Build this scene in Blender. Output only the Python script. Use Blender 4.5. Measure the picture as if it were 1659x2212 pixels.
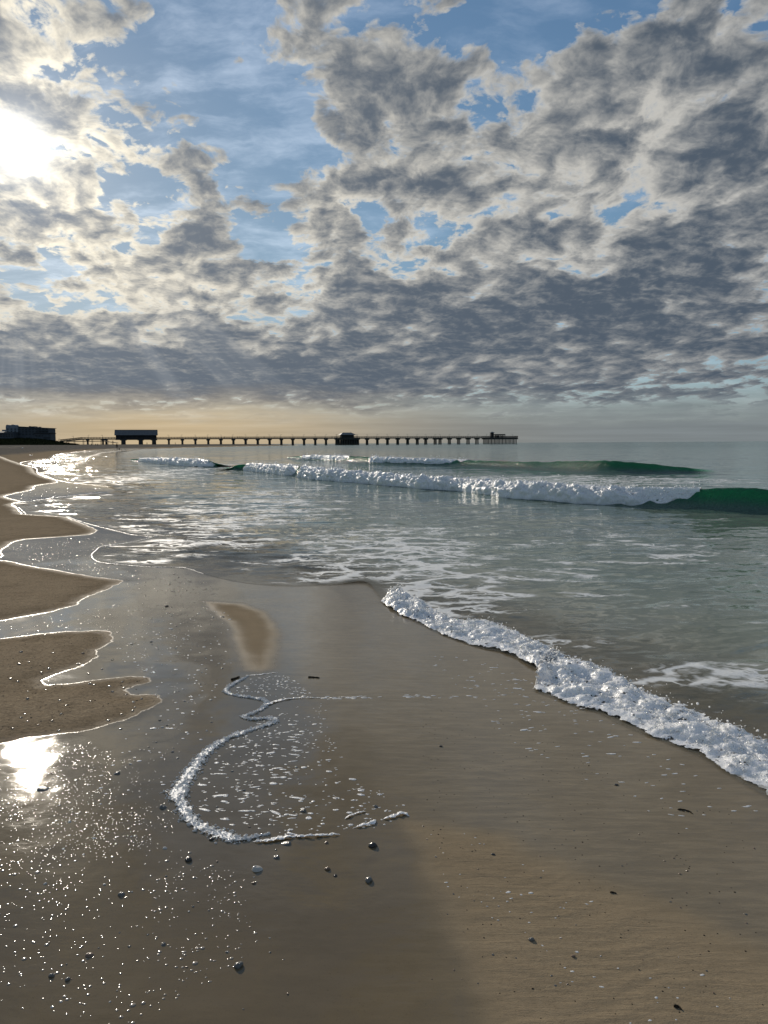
import bpy, bmesh, math, random
import numpy as np
from mathutils import Vector, Matrix, Euler

# ------------------------------------------------------------------ scene, camera, sun, sky
scene = bpy.context.scene
for o in list(bpy.data.objects):
    bpy.data.objects.remove(o, do_unlink=True)
R = math.radians
CAM_H = 1.5                      # eye height above the calm sea level, metres
PITCH = R(5.12)                  # looking slightly down
ROLL = R(0.30)

cam_data = bpy.data.cameras.new("camera")
cam_data.sensor_fit = 'HORIZONTAL'
cam_data.sensor_width = 36.0
cam_data.lens = 36.0             # about a 26 mm phone lens held upright
cam_data.clip_start = 0.05
cam_data.clip_end = 30000.0
cam = bpy.data.objects.new("camera", cam_data)
scene.collection.objects.link(cam)
cam.location = (0.0, 0.0, CAM_H)
cam_rot = Matrix.Rotation(math.pi/2 - PITCH, 3, 'X') @ Matrix.Rotation(-ROLL, 3, 'Z')
cam.rotation_euler = cam_rot.to_euler()
scene.camera = cam

view = scene.view_settings
scene.display_settings.display_device = 'sRGB'
view.view_transform = 'Standard'
view.look = 'None'
view.exposure = 0.0
view.gamma = 1.0
view.use_curve_mapping = False
scene.cycles.max_bounces = 6
scene.cycles.diffuse_bounces = 2
scene.cycles.glossy_bounces = 3
scene.cycles.transmission_bounces = 4
scene.cycles.transparent_max_bounces = 12
scene.cycles.caustics_reflective = False
scene.cycles.caustics_refractive = False
scene.cycles.sample_clamp_indirect = 4.0
scene.cycles.use_denoising = True

# photo measurements are taken on a 1659 x 2212 view of the picture
CR = np.array(cam_rot)
def ray(px, py):
    """world direction of a measured point of the photograph"""
    v = np.stack([(np.asarray(px, float)-829.5)/1659.0, (1106.0-np.asarray(py, float))/1659.0,
                  -np.ones(np.shape(px))], -1)
    return v @ CR.T
def azel(px, py):
    d = ray(px, py); d = d/np.linalg.norm(d, axis=-1, keepdims=True)
    return np.arctan2(d[..., 0], d[..., 1]), np.arcsin(d[..., 2])

SUN_AZ, SUN_EL = R(-24.8), R(18.9)
sun_dir = Vector((math.sin(SUN_AZ)*math.cos(SUN_EL), math.cos(SUN_AZ)*math.cos(SUN_EL), math.sin(SUN_EL)))
sun_data = bpy.data.lights.new("sun", 'SUN')
sun_data.energy = 3.4
sun_data.angle = R(0.6)
sun_data.color = (1.0, 0.90, 0.76)
sun = bpy.data.objects.new("sun", sun_data)
scene.collection.objects.link(sun)
sun.rotation_euler = sun_dir.to_track_quat('Z', 'Y').to_euler()
sun.location = (0, 0, 50)

# ------------------------------------------------------------------ a small expression layer over shader nodes
class X:
    """a float or vector socket that can be used in arithmetic"""
    tree = None
    def __init__(self, s): self.s = s
    @staticmethod
    def node(kind, **kw):
        n = X.tree.nodes.new(kind)
        for k, v in kw.items(): setattr(n, k, v)
        return n
    @staticmethod
    def put(sock, v):
        if isinstance(v, X): X.tree.links.new(v.s, sock)
        else: sock.default_value = v
    @staticmethod
    def math(op, a, b=None, c=None, clamp=False):
        n = X.node('ShaderNodeMath', operation=op, use_clamp=clamp)
        X.put(n.inputs[0], a)
        if b is not None: X.put(n.inputs[1], b)
        if c is not None: X.put(n.inputs[2], c)
        return X(n.outputs[0])
    def __add__(a, b): return X.math('ADD', a, b)
    __radd__ = __add__
    def __sub__(a, b): return X.math('SUBTRACT', a, b)
    def __rsub__(a, b): return X.math('SUBTRACT', b, a)
    def __mul__(a, b): return X.math('MULTIPLY', a, b)
    __rmul__ = __mul__
    def __truediv__(a, b): return X.math('DIVIDE', a, b)
    def __rtruediv__(a, b): return X.math('DIVIDE', b, a)
    def __pow__(a, b): return X.math('POWER', a, b)
    def __neg__(a): return X.math('MULTIPLY', a, -1.0)
def xexp(a): return X.math('EXPONENT', a)
def xmax(a, b): return X.math('MAXIMUM', a, b)
def xmin(a, b): return X.math('MINIMUM', a, b)
def xclamp(a): return X.math('ADD', a, 0.0, clamp=True)
def smooth(a, lo, hi, t0=0.0, t1=1.0):
    n = X.node('ShaderNodeMapRange', interpolation_type='SMOOTHSTEP')
    for i, v in enumerate((a, lo, hi, t0, t1)): X.put(n.inputs[i], v)
    return X(n.outputs[0])
def linmap(a, lo, hi, t0=0.0, t1=1.0):
    n = X.node('ShaderNodeMapRange', interpolation_type='LINEAR')
    for i, v in enumerate((a, lo, hi, t0, t1)): X.put(n.inputs[i], v)
    return X(n.outputs[0])
def vec(x, y, z):
    n = X.node('ShaderNodeCombineXYZ')
    for i, v in enumerate((x, y, z)): X.put(n.inputs[i], v)
    return X(n.outputs[0])
def vop(op, a, b=None, out=0):
    n = X.node('ShaderNodeVectorMath', operation=op)
    X.put(n.inputs[0], a)
    if b is not None:
        X.put(n.inputs[3] if op == 'SCALE' else n.inputs[1], b)
    return X(n.outputs[out])
def noise(v, scale, detail=4.0, rough=0.5, lac=2.0, dist=0.0, kind='FBM', dims='3D', out=0):
    n = X.node('ShaderNodeTexNoise', noise_dimensions=dims, noise_type=kind)
    if kind in ('FBM',): n.normalize = True
    X.put(n.inputs['Vector'], v); X.put(n.inputs['Scale'], scale); X.put(n.inputs['Detail'], detail)
    X.put(n.inputs['Roughness'], rough); X.put(n.inputs['Lacunarity'], lac); X.put(n.inputs['Distortion'], dist)
    return X(n.outputs[out])
def voronoi(v, scale, feature='F1', detail=0.0, rough=0.5, smoothness=1.0, rand=1.0, out=0):
    n = X.node('ShaderNodeTexVoronoi', feature=feature)
    X.put(n.inputs['Vector'], v); X.put(n.inputs['Scale'], scale)
    if 'Detail' in n.inputs: X.put(n.inputs['Detail'], detail); X.put(n.inputs['Roughness'], rough)
    if 'Smoothness' in n.inputs: X.put(n.inputs['Smoothness'], smoothness)
    X.put(n.inputs['Randomness'], rand)
    return X(n.outputs[out])
def voronoi2(v, scale, detail, rough):
    n = X.node('ShaderNodeTexVoronoi', voronoi_dimensions='2D', feature='F1')
    n.normalize = True
    X.put(n.inputs['Vector'], v); X.put(n.inputs['Scale'], scale)
    X.put(n.inputs['Detail'], detail); X.put(n.inputs['Roughness'], rough)
    return X(n.outputs[0])
def mixc(f, a, b):
    n = X.node('ShaderNodeMix', data_type='RGBA')
    X.put(n.inputs[0], f)
    X.put(n.inputs[6], (*a, 1.0) if isinstance(a, tuple) else a)
    X.put(n.inputs[7], (*b, 1.0) if isinstance(b, tuple) else b)
    return X(n.outputs[2])
def scalec(a, f):
    if isinstance(a, tuple): a = rgb(*a)
    return vop('SCALE', a, f)
def addc(a, b): return vop('ADD', a, b)
def rgb(r, g, b):
    n = X.node('ShaderNodeRGB'); n.outputs[0].default_value = (r, g, b, 1.0)
    return X(n.outputs[0])
def attr(name, out='Fac'):
    n = X.node('ShaderNodeAttribute', attribute_name=name)
    return X(n.outputs[out])

# ------------------------------------------------------------------ sky: clear air from the Sky Texture, broken cloud in front of it
world = bpy.data.worlds.new("World")
scene.world = world
world.use_nodes = True
wt = world.node_tree
wt.nodes.clear()
X.tree = wt
def build_sky():
    tc = X.node('ShaderNodeTexCoord')
    d = vop('NORMALIZE', X(tc.outputs['Generated']))
    sp = X.node('ShaderNodeSeparateXYZ'); X.put(sp.inputs[0], d)
    dx, dy, dz = (X(sp.outputs[i]) for i in range(3))
    az = X.math('ARCTAN2', dx, dy)
    el = X.math('ARCSINE', dz)
    sky = X.node('ShaderNodeTexSky', sky_type='NISHITA', sun_disc=False)
    sky.sun_elevation = SUN_EL
    sky.sun_rotation = SUN_AZ
    sky.altitude = 0.0
    sky.air_density = 1.0
    sky.dust_density = 0.15
    sky.ozone_density = 3.0
    clear = X(sky.outputs[0])
    cosang = vop('DOT_PRODUCT', d, tuple(sun_dir), out=1)
    ang = X.math('ARCCOSINE', xmin(cosang, 0.999999))            # angle from the sun, radians
    near = xexp(ang * (-1.0/R(16)))                               # broad forward scatter
    core = xexp((ang * (1.0/R(1.45)))**2.0 * -1.0)
    mid = xexp((ang * (1.0/R(4.2)))**2.0 * -1.0)

    # cloud deck coordinates: clouds close up towards the horizon
    inv = (xmax(dz, 0.0) + 0.10)**-0.65
    px, py = dx*inv, dy*inv
    P = vec(px, py, 0.0)
    warp = noise(P, 4.0, 4.0, 0.55, out=1, dims='2D')
    W = vop('ADD', P, vop('SCALE', vop('SUBTRACT', warp, (0.5, 0.5, 0.5)), 0.085))

    # where the deck is thick and where it is broken, by bearing and height above the horizon
    def blobs(table):
        tot = None
        for x, y, sx, sy, a in table:
            a0, e0 = azel(x, y)
            qa = (az - float(a0))*(1659.0/sx); qe = (el - float(e0))*(1659.0/sy)
            g = xexp((qa*qa + qe*qe)*-1.0)*a
            tot = g if tot is None else tot + g
        return tot
    cover = blobs(COVER)
    shade = blobs(SHADE)
    shift = (sun_dir.x*0.018, sun_dir.y*0.018, 0.0)
    Ws = vop('ADD', W, shift)
    def deck(v, det):
        big = noise(v, 6.6, det, 0.55, 2.1, dims='2D')
        vo = voronoi2(v, 15.0, 3.0, 0.60)
        return (big - 0.5)*2.4 + (0.40 - vo)*1.05
    D0 = deck(W, 10.0) + (noise(W, 19.0, 5.0, 0.55, 2.1, dims='2D') - 0.5)*0.75
    D1 = deck(Ws, 6.0) + (noise(Ws, 19.0, 3.0, 0.55, 2.1, dims='2D') - 0.5)*0.75
    wisp = noise(W, 42.0, 4.0, 0.65, 2.2, dims='2D') - 0.5
    D = D0 + cover + wisp*0.26 - 0.07                              # thickness of cloud overhead
    slope = D0 - D1                                               # >0 where more cloud lies on the far side from the sun
    T = xmax(D, 0.0)
    alpha = 1.0 - xexp(T*T*-26.0 - T*3.0)
    # light that comes through: thin cloud glows, thick cloud is grey
    TL = xmax(D0*1.15 + cover*0.50 + shade + 0.08, 0.0)
    thru = xexp(TL*-2.05)
    lit = xclamp(thru*1.04 + slope*LIT_SLOPE + wisp*0.32 - 0.02)
    lit = smooth(lit, 0.0, 1.0)*linmap(smooth(el, R(3.0), R(13.0)), 0.0, 1.0, 0.50, 1.0)
    bright = mixc(xclamp(near*1.3), (0.50, 0.498, 0.482), (1.15, 1.04, 0.82))
    dark = mixc(xclamp(near*1.2), (0.072, 0.100, 0.138), (0.24, 0.265, 0.30))
    ccol = mixc(lit, dark, bright)
    ccol = scalec(ccol, 0.95 + near*0.22 + mid*0.55)
    # the air itself, warm and thick low down under the sun
    ragged = (noise(vec(az*9.0, el*60.0, 0.0), 1.0, 5.0, 0.6, dims='2D') - 0.5)*R(3.2)
    eh = el + ragged
    low = 1.0 - smooth(el + ragged*0.6, R(0.9), R(4.6))
    warmth = xexp(((az - R(-16))*(1.0/R(17)))**2.0*-1.0)
    hz = mixc(warmth, (0.185, 0.212, 0.228), (0.56, 0.43, 0.26))
    air = vop('MULTIPLY', scalec(clear, SKY_GAIN), (0.84, 1.0, 1.16))
    air = vop('DIVIDE', air, addc(scalec(air, 0.9), (1.0, 1.0, 1.0)))   # thin high veil evens out the glare
    veil = noise(vop('MULTIPLY', W, (1.0, 2.2, 1.0)), 3.0, 6.0, 0.62, dims='2D')
    air = addc(air, scalec((0.95, 0.97, 1.0), smooth(veil, 0.42, 0.80)*(near*0.5 + 0.10)))
    air = addc(air, scalec((1.0, 0.95, 0.86), mid*0.22))
    alpha = alpha*smooth(eh, R(1.2), R(3.6))
    col = mixc(xclamp(alpha), air, ccol)
    streak = noise(vec(az*3.0, el*95.0, 0.3), 1.6, 4.0, 0.55, dims='2D')
    hz = scalec(hz, 0.80 + streak*0.42)
    col = mixc(low*0.94, col, hz)
    # shafts of light fanning down from the gaps round the sun
    fan_a = X.math('ARCTAN2', az - SUN_AZ, SUN_EL - el)
    shaft = noise(vec(fan_a*9.0, 0.5, 0.0), 1.0, 3.0, 0.6, dims='2D')
    shaft = smooth(shaft, 0.45, 0.75)*smooth(ang, R(9), R(14))*(1.0 - smooth(ang, R(17), R(27)))*smooth(SUN_EL - el, R(5), R(9))*smooth(el, R(1.5), R(5))
    col = addc(col, scalec((1.0, 0.97, 0.9), shaft*0.055))
    col = addc(col, scalec((1.0, 0.97, 0.9), core*3.0*xexp(T*-1.2)))
    # below the horizon only the dim ground of the air
    col = mixc(smooth(el, R(-1.5), R(-0.2)), (0.12, 0.13, 0.13), col)
    bg = X.node('ShaderNodeBackground')
    X.put(bg.inputs[0], scalec(col, 10.0)); bg.inputs[1].default_value = 0.1
    out = X.node('ShaderNodeOutputWorld')
    wt.links.new(bg.outputs[0], out.inputs[0])
LIT_SLOPE = 0.62
SKY_GAIN = 0.105
COVER = [  # x, y, half width, half height, amount  (cloud +, clear -)
    (400, 170, 210, 190, -0.52), (560, 400, 90, 140, -0.26), (640, 260, 60, 90, -0.35), (1150, 30, 330, 70, -0.5),
    (1090, 240, 60, 40, -0.20), (30, 90, 170, 110, 0.85), (40, 300, 120, 60, 0.10), (290, 325, 170, 36, 0.62),
    (80, 425, 190, 50, 0.75), (300, 400, 80, 26, -0.40), (440, 510, 95, 90, 0.60), (200, 545, 150, 36, 0.45),
    (60, 610, 120, 60, -0.30), (560, 530, 60, 60, -0.40), (620, 90, 60, 50, 0.30),
    (880, 190, 190, 120, 0.75), (1270, 190, 120, 130, 0.62), (1570, 220, 130, 190, 0.55), (1430, 130, 90, 80, 0.45),
    (850, 390, 160, 34, 0.60), (760, 325, 160, 30, -0.25), (1120, 660, 470, 90, 0.62), (1350, 620, 160, 60, 0.35),
    (300, 800, 640, 75, 0.90), (900, 790, 380, 80, 0.40), (1500, 480, 240, 200, 0.38), (1050, 480, 300, 110, 0.22),
    (710, 460, 60, 45, 0.60), (820, 470, 40, 40, -0.3), (1350, 320, 200, 60, 0.25), (1500, 760, 300, 60, 0.4),
    (620, 520, 60, 24, 0.4), (150, 690, 300, 45, 0.35), (700, 620, 250, 50, 0.30), (330, 620, 160, 40, 0.3),
]
SHADE = [  # heavy grey cores of the deck
    (300, 820, 620, 55, 0.45), (1150, 670, 330, 60, 0.35), (1330, 620, 130, 50, 0.30), (880, 400, 100, 22, 0.30),
    (440, 500, 50, 60, 0.25), (900, 200, 130, 70, 0.25), (1560, 215, 80, 60, 0.3), (60, 80, 90, 70, 0.2),
    (1100, 480, 380, 110, -0.18), (1300, 270, 250, 60, -0.12), (150, 640, 260, 60, -0.25), (1540, 520, 60, 50, 0.25),
    (1100, 800, 250, 30, -0.15),
]
build_sky()
world.cycles.sampling_method = 'MANUAL'
world.cycles.sample_map_resolution = 512

# ------------------------------------------------------------------ helpers: objects, numpy noise, distances
COL = scene.collection
def tag(o, label=None, cat=None, group=None, kind=None):
    if label: o["label"] = label
    if cat: o["category"] = cat
    if group: o["group"] = group
    if kind: o["kind"] = kind
    return o
def empty(name, loc=(0, 0, 0), rz=0.0):
    o = bpy.data.objects.new(name, None); COL.objects.link(o)
    o.location = loc; o.rotation_euler = (0, 0, rz); o.empty_display_size = 0.2
    return o
def grid_mesh(name, V, faces, mat, parent=None, attrs=None, smooth_shade=True):
    """V (n,3), faces (m,k) arrays -> one mesh object"""
    V = np.ascontiguousarray(V, dtype=np.float32); faces = np.ascontiguousarray(faces, dtype=np.int32)
    me = bpy.data.meshes.new(name)
    n, (m, k) = len(V), faces.shape
    me.vertices.add(n); me.vertices.foreach_set("co", V.ravel())
    me.loops.add(m*k); me.loops.foreach_set("vertex_index", faces.ravel())
    me.polygons.add(m)
    me.polygons.foreach_set("loop_start", np.arange(0, m*k, k, dtype=np.int32))
    me.update(calc_edges=True)
    if smooth_shade: me.polygons.foreach_set("use_smooth", np.ones(m, dtype=bool))
    for nm, a in (attrs or {}).items():
        at = me.attributes.new(nm, 'FLOAT', 'POINT')
        at.data.foreach_set("value", np.ascontiguousarray(a, dtype=np.float32))
    if mat: me.materials.append(mat)
    me.update()
    o = bpy.data.objects.new(name, me); COL.objects.link(o)
    if parent: o.parent = parent
    return o
def quads(nr, nc):
    i = np.arange((nr-1)*(nc-1)); r, c = i//(nc-1), i % (nc-1)
    a = r*nc + c
    return np.stack([a, a+1, a+nc+1, a+nc], 1)

def _h(ix, iy, iz, seed):
    h = (ix.astype(np.uint32)*np.uint32(374761393) + iy.astype(np.uint32)*np.uint32(668265263)
         + iz.astype(np.uint32)*np.uint32(2147483647 - 1640531) + np.uint32((seed*974711 + 1013904223) & 0xffffffff))
    h = (h ^ (h >> np.uint32(13)))*np.uint32(1274126177)
    h = (h ^ (h >> np.uint32(16)))*np.uint32(2246822519)
    return h ^ (h >> np.uint32(15))
def gnoise(x, y, z=None, seed=0):
    """gradient noise, about -1..1"""
    with np.errstate(over='ignore'):
        xi, yi = np.floor(x).astype(np.int64), np.floor(y).astype(np.int64)
        xf, yf = x - xi, y - yi
        u, v = xf*xf*xf*(xf*(xf*6-15)+10), yf*yf*yf*(yf*(yf*6-15)+10)
        if z is None:
            out = 0
            for i in (0, 1):
                for j in (0, 1):
                    a = _h(xi+i, yi+j, np.zeros_like(xi), seed)*(2*np.pi/4294967296.0)
                    g = np.cos(a)*(xf-i) + np.sin(a)*(yf-j)
                    out = out + g*(u if i else 1-u)*(v if j else 1-v)
            return out*1.5
        zi = np.floor(z).astype(np.int64); zf = z - zi
        w = zf*zf*zf*(zf*(zf*6-15)+10)
        out = 0
        for i in (0, 1):
            for j in (0, 1):
                for k in (0, 1):
                    hh = _h(xi+i, yi+j, zi+k, seed)
                    a = (hh & np.uint32(0xffff))*(2*np.pi/65536.0); cz = (hh >> np.uint32(16))/32768.0 - 1.0
                    s = np.sqrt(np.maximum(1-cz*cz, 0))
                    g = np.cos(a)*s*(xf-i) + np.sin(a)*s*(yf-j) + cz*(zf-k)
                    out = out + g*(u if i else 1-u)*(v if j else 1-v)*(w if k else 1-w)
        return out*1.5
def fbm(x, y, z=None, octaves=4, gain=0.5, seed=0, billow=False):
    tot, a, f, s = 0, 1.0, 1.0, 0
    for o in range(octaves):
        n = gnoise(x*f, y*f, None if z is None else z*f, seed+o*17)
        if billow: n = np.abs(n)*2 - 0.6
        tot = tot + a*n; s += a; a *= gain; f *= 2.03
    return tot/s
def seg_dist(px, py, poly, closed=False):
    """distance to a polyline, and the arc length at the nearest point"""
    P = np.asarray(poly, float)
    if closed: P = np.vstack([P, P[:1]])
    best = np.full(px.shape, 1e18); arc = np.zeros(px.shape); L = 0.0
    for a, b in zip(P[:-1], P[1:]):
        e = b - a; l2 = max((e*e).sum(), 1e-12)
        t = np.clip(((px-a[0])*e[0] + (py-a[1])*e[1])/l2, 0, 1)
        d = (px-a[0]-t*e[0])**2 + (py-a[1]-t*e[1])**2
        m = d < best
        best = np.where(m, d, best); arc = np.where(m, L + t*math.sqrt(l2), arc)
        L += math.sqrt(l2)
    return np.sqrt(best), arc
def inside(px, py, poly):
    P = np.asarray(poly, float); res = np.zeros(px.shape, bool)
    for (x0, y0), (x1, y1) in zip(P, np.roll(P, -1, 0)):
        if y0 == y1: continue
        c = ((y0 > py) != (y1 > py)) & (px < (x1-x0)*(py-y0)/(y1-y0) + x0)
        res ^= c
    return res
def sdf(px, py, poly):
    d, _ = seg_dist(px, py, poly, True)
    return np.where(inside(px, py, poly), d, -d)
def sstep(a, lo, hi):
    t = np.clip((a-lo)/(hi-lo), 0, 1); return t*t*(3-2*t)
def smooth_line(pts, n=6):
    """Catmull-Rom through the points"""
    P = np.asarray(pts, float); P = np.vstack([2*P[0]-P[1], P, 2*P[-1]-P[-2]])
    out = []
    for i in range(1, len(P)-2):
        for t in np.linspace(0, 1, n, endpoint=False):
            out.append(0.5*((2*P[i]) + (P[i+1]-P[i-1])*t + (2*P[i-1]-5*P[i]+4*P[i+1]-P[i+2])*t*t
                            + (3*P[i]-P[i-1]-3*P[i+1]+P[i+2])*t**3))
    out.append(P[-2]); return np.array(out)

# ------------------------------------------------------------------ the lie of the beach
SHORE_Y = [-30, 0, 3.3, 7, 9.3, 14, 20, 30, 50, 90, 150, 221, 330, 480, 690, 1000, 3000, 9000]
SHORE_X = [12, 3.6, 1.7, 0.0, -1.6, -4.4, -7.4, -11.5, -18.5, -32, -52, -71, -84, -86, -80, -110, -500, -2500]
S_K = [-4000, -200, -60, -10, 0, 4, 8, 14, 25, 40, 60, 120, 400, 4000]
Z_K = [-40, -8, -2.5, -0.40, 0, 0.05, 0.13, 0.32, 0.62, 0.95, 1.15, 1.5, 2.2, 4.0]
def inland(x, y):
    return (np.interp(y, SHORE_Y, SHORE_X) - x)*0.93
def base_z(x, y):
    return np.interp(inland(x, y), S_K, Z_K)
def on_ground(px, py, lift=0.0):
    """where the line of sight through a measured point meets the beach or the calm sea"""
    d = ray(px, py)
    z = np.zeros(np.shape(px)); x = y = z
    for _ in range(40):
        t = (CAM_H - z)/np.maximum(-d[..., 2], 1e-4)
        x, y = d[..., 0]*t, d[..., 1]*t
        z = 0.5*z + 0.5*(np.maximum(base_z(x, y), 0.0) + lift)
    return np.stack([x, y], -1)
def pts(*p):
    a = np.array(p, float); return on_ground(a[:, 0], a[:, 1])

# --- outlines read off the photograph, put down on the ground in metres
SWASH = [(255, 968), (142, 977), (99, 990), (45, 1000), (76, 1011), (81, 1021), (102, 1030), (139, 1041), (238, 1051),
         (236, 1062), (180, 1068), (60, 1083), (26, 1089), (43, 1099), (56, 1110.6), (142, 1115.5), (169, 1125),
         (198, 1134), (231, 1142), (281, 1155), (314, 1158.5), (330, 1161), (281, 1172), (222, 1180), (207, 1190),
         (198, 1201), (212, 1214), (265, 1220), (331, 1225), (397, 1227), (440, 1240), (520, 1258), (620, 1266),
         (720, 1263), (790, 1256), (822, 1290)]
FRONT = [(822, 1300), (850, 1322), (880, 1335), (950, 1370), (1000, 1388), (1040, 1400), (1085, 1408), (1120, 1424), (1165, 1452),
         (1185, 1474), (1152, 1490), (1190, 1506), (1250, 1530), (1290, 1540), (1330, 1560), (1400, 1590), (1480, 1622),
         (1520, 1640), (1560, 1668), (1620, 1703), (1659, 1725), (1740, 1790), (1850, 1880)]
swash_w = np.vstack([[(-84, 330), (-86, 480), (-80, 690)][::-1], pts(*SWASH)])
front_w = pts(*FRONT)
edge_w = np.vstack([smooth_line(swash_w, 4), smooth_line(front_w, 4)])
sea_poly = np.vstack([[(-2500, 9000), (-500, 3000), (-110, 1000)], edge_w, [(3.6, 1.2), (6, -3), (14, -30), (9000, -30), (9000, 9000)]])
far_mask_y = 700.0
LOBES = [
    [(0, 985), (40, 1000), (72, 1011), (77, 1021), (98, 1031), (134, 1041), (70, 1050), (76, 1058), (30, 1066), (6, 1073),
     (48, 1084), (22, 1090), (38, 1099), (50, 1111), (140, 1117), (165, 1126), (192, 1136), (213, 1148), (195, 1156), (120, 1161),
     (50, 1165), (20, 1175), (2, 1190), (0, 1205), (-60, 1205), (-300, 1190), (-900, 1100), (-900, 985)],
    [(-10, 1208), (60, 1222), (150, 1238), (225, 1248), (268, 1255), (235, 1272), (180, 1295), (172, 1307), (100, 1325), (40, 1335),
     (0, 1343), (-200, 1370), (-700, 1380), (-700, 1210), (-200, 1200)],
    [(0, 1381), (100, 1369), (200, 1362), (238, 1363), (247, 1385), (212, 1405), (214, 1420), (180, 1440), (120, 1460), (90, 1470),
     (97, 1482), (150, 1477), (250, 1463), (318, 1462), (330, 1470), (268, 1489), (282, 1499), (342, 1500), (350, 1515), (290, 1545),
     (200, 1575), (130, 1585), (60, 1595), (0, 1607), (-150, 1630), (-500, 1650), (-500, 1400)],
]
ISLE = [(430, 1297), (520, 1302), (562, 1318), (600, 1345), (612, 1400), (610, 1450), (560, 1457), (520, 1452), (506, 1400), (496, 1345), (462, 1322)]
STRIP = [(880, 1780), (940, 1850), (950, 1930), (1010, 2040), (1060, 2212), (1090, 2330), (1900, 2330), (1750, 2120), (1500, 1990), (1240, 1880), (1080, 1810)]
lobes_w = [pts(*l) for l in LOBES]
isle_w, strip_w = pts(*ISLE), pts(*STRIP)

def damp_map(x, y):
    """0 = drained sand, 1 = film of water standing on the sand"""
    wob = fbm(x*1.3, y*1.3, octaves=4, seed=5)*0.035*(1+0.06*y) + fbm(x*9, y*9, octaves=3, seed=8)*0.010*(1+0.1*y)
    dist = np.full(x.shape, -1e9)
    for l in lobes_w: dist = np.maximum(dist, sdf(x, y, l))
    dist = dist + wob
    k = 1.0 + 0.10*np.maximum(y-3, 0)
    di = sdf(x, y, isle_w) + wob*1.2
    wet = 1 - 0.85*sstep(di, -0.07, 0.24)*(1 - 0.65*sstep(x - isle_w[:, 0].mean(), 0.05, 0.42))
    ds = sdf(x, y, strip_w) + fbm(x*2.2, y*2.2, octaves=4, seed=31)*0.10
    wet = np.minimum(wet, 1 - 0.82*sstep(ds, -0.10, 0.17))
    ins = inland(x, y)
    wet = np.minimum(wet, 1 - sstep(ins + fbm(x*0.2, y*0.2, octaves=3, seed=6)*1.5, 2.0, 4.0)*sstep(y, 24, 40))
    return wet, dist/k
def sand_z(x, y, dist=None, fine=True):
    z = base_z(x, y)
    if dist is not None:
        z = z + 0.010*sstep(dist, -0.10, 0.30)          # drained lobes stand a little proud
    r = np.hypot(x, y)
    ins = inland(x, y)
    z = z + 0.010*fbm(x*0.55, y*0.55, octaves=3, seed=2)
    if fine:
        z = z + 0.0016*fbm(x*5, y*5, octaves=3, seed=3)
        dry = sstep(ins, 9.5, 14)*sstep(r, 20, 32)
        z = z + dry*(0.10*fbm(x*0.8, y*0.8, octaves=4, gain=0.6, seed=9, billow=True))      # trodden dry sand
    return z

# --- sand sheet, dense near the eye and open towards the horizon
def view_rows(step, far, near=0.86):
    w = np.concatenate([np.geomspace(CAM_H/far, 0.02, int(60*0.0022/step)), np.arange(0.02+step, near, step)])
    y = CAM_H/w
    return np.concatenate([y, [1.5, 1.2, 0.9, 0.5, 0.0, -0.8, -2, -5, -12, -30]])
def fan(rows, umin, umax, n, pad=0.6):
    u = np.linspace(umin, umax, n)
    Y = np.repeat(rows, n)
    Xc = np.tile(u, len(rows))*(np.maximum(Y, 0)+pad + np.where(Y < 1.6, (1.6-Y)*1.2, 0))
    return Xc, Y

M = {}
def new_mat(name):
    m = bpy.data.materials.new(name); m.use_nodes = True
    m.node_tree.nodes.clear(); X.tree = m.node_tree; M[name] = m
    return m
def finish(surface):
    out = X.node('ShaderNodeOutputMaterial')
    X.tree.links.new(surface, out.inputs['Surface'])
def principled(base, rough=0.5, normal=None, ior=1.45, alpha=None, spec=0.5, coat=None, coat_rough=0.05, metallic=0.0):
    n = X.node('ShaderNodeBsdfPrincipled')
    X.put(n.inputs['Base Color'], (*base, 1.0) if isinstance(base, tuple) else base)
    X.put(n.inputs['Roughness'], rough); X.put(n.inputs['IOR'], ior)
    X.put(n.inputs['Specular IOR Level'], spec); X.put(n.inputs['Metallic'], metallic)
    if normal is not None: X.put(n.inputs['Normal'], normal)
    if alpha is not None: X.put(n.inputs['Alpha'], alpha)
    if coat is not None: X.put(n.inputs['Coat Weight'], coat); X.put(n.inputs['Coat Roughness'], coat_rough)
    return n.outputs[0]
def bump(height, dist, strength=1.0, normal=None):
    n = X.node('ShaderNodeBump')
    X.put(n.inputs['Height'], height); X.put(n.inputs['Distance'], dist); X.put(n.inputs['Strength'], strength)
    if normal is not None: X.put(n.inputs['Normal'], normal)
    return X(n.outputs[0])
def position():
    g = X.node('ShaderNodeNewGeometry'); return X(g.outputs['Position'])
def stretch(v, ang, sx, sy, sz=1.0):
    n = X.node('ShaderNodeMapping', vector_type='POINT')
    X.put(n.inputs['Vector'], v)
    n.inputs['Rotation'].default_value = (0, 0, ang); n.inputs['Scale'].default_value = (sx, sy, sz)
    return X(n.outputs[0])
def mixs(f, a, b):
    n = X.node('ShaderNodeMixShader'); X.put(n.inputs[0], f)
    X.tree.links.new(a, n.inputs[1]); X.tree.links.new(b, n.inputs[2])
    return n.outputs[0]

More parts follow.
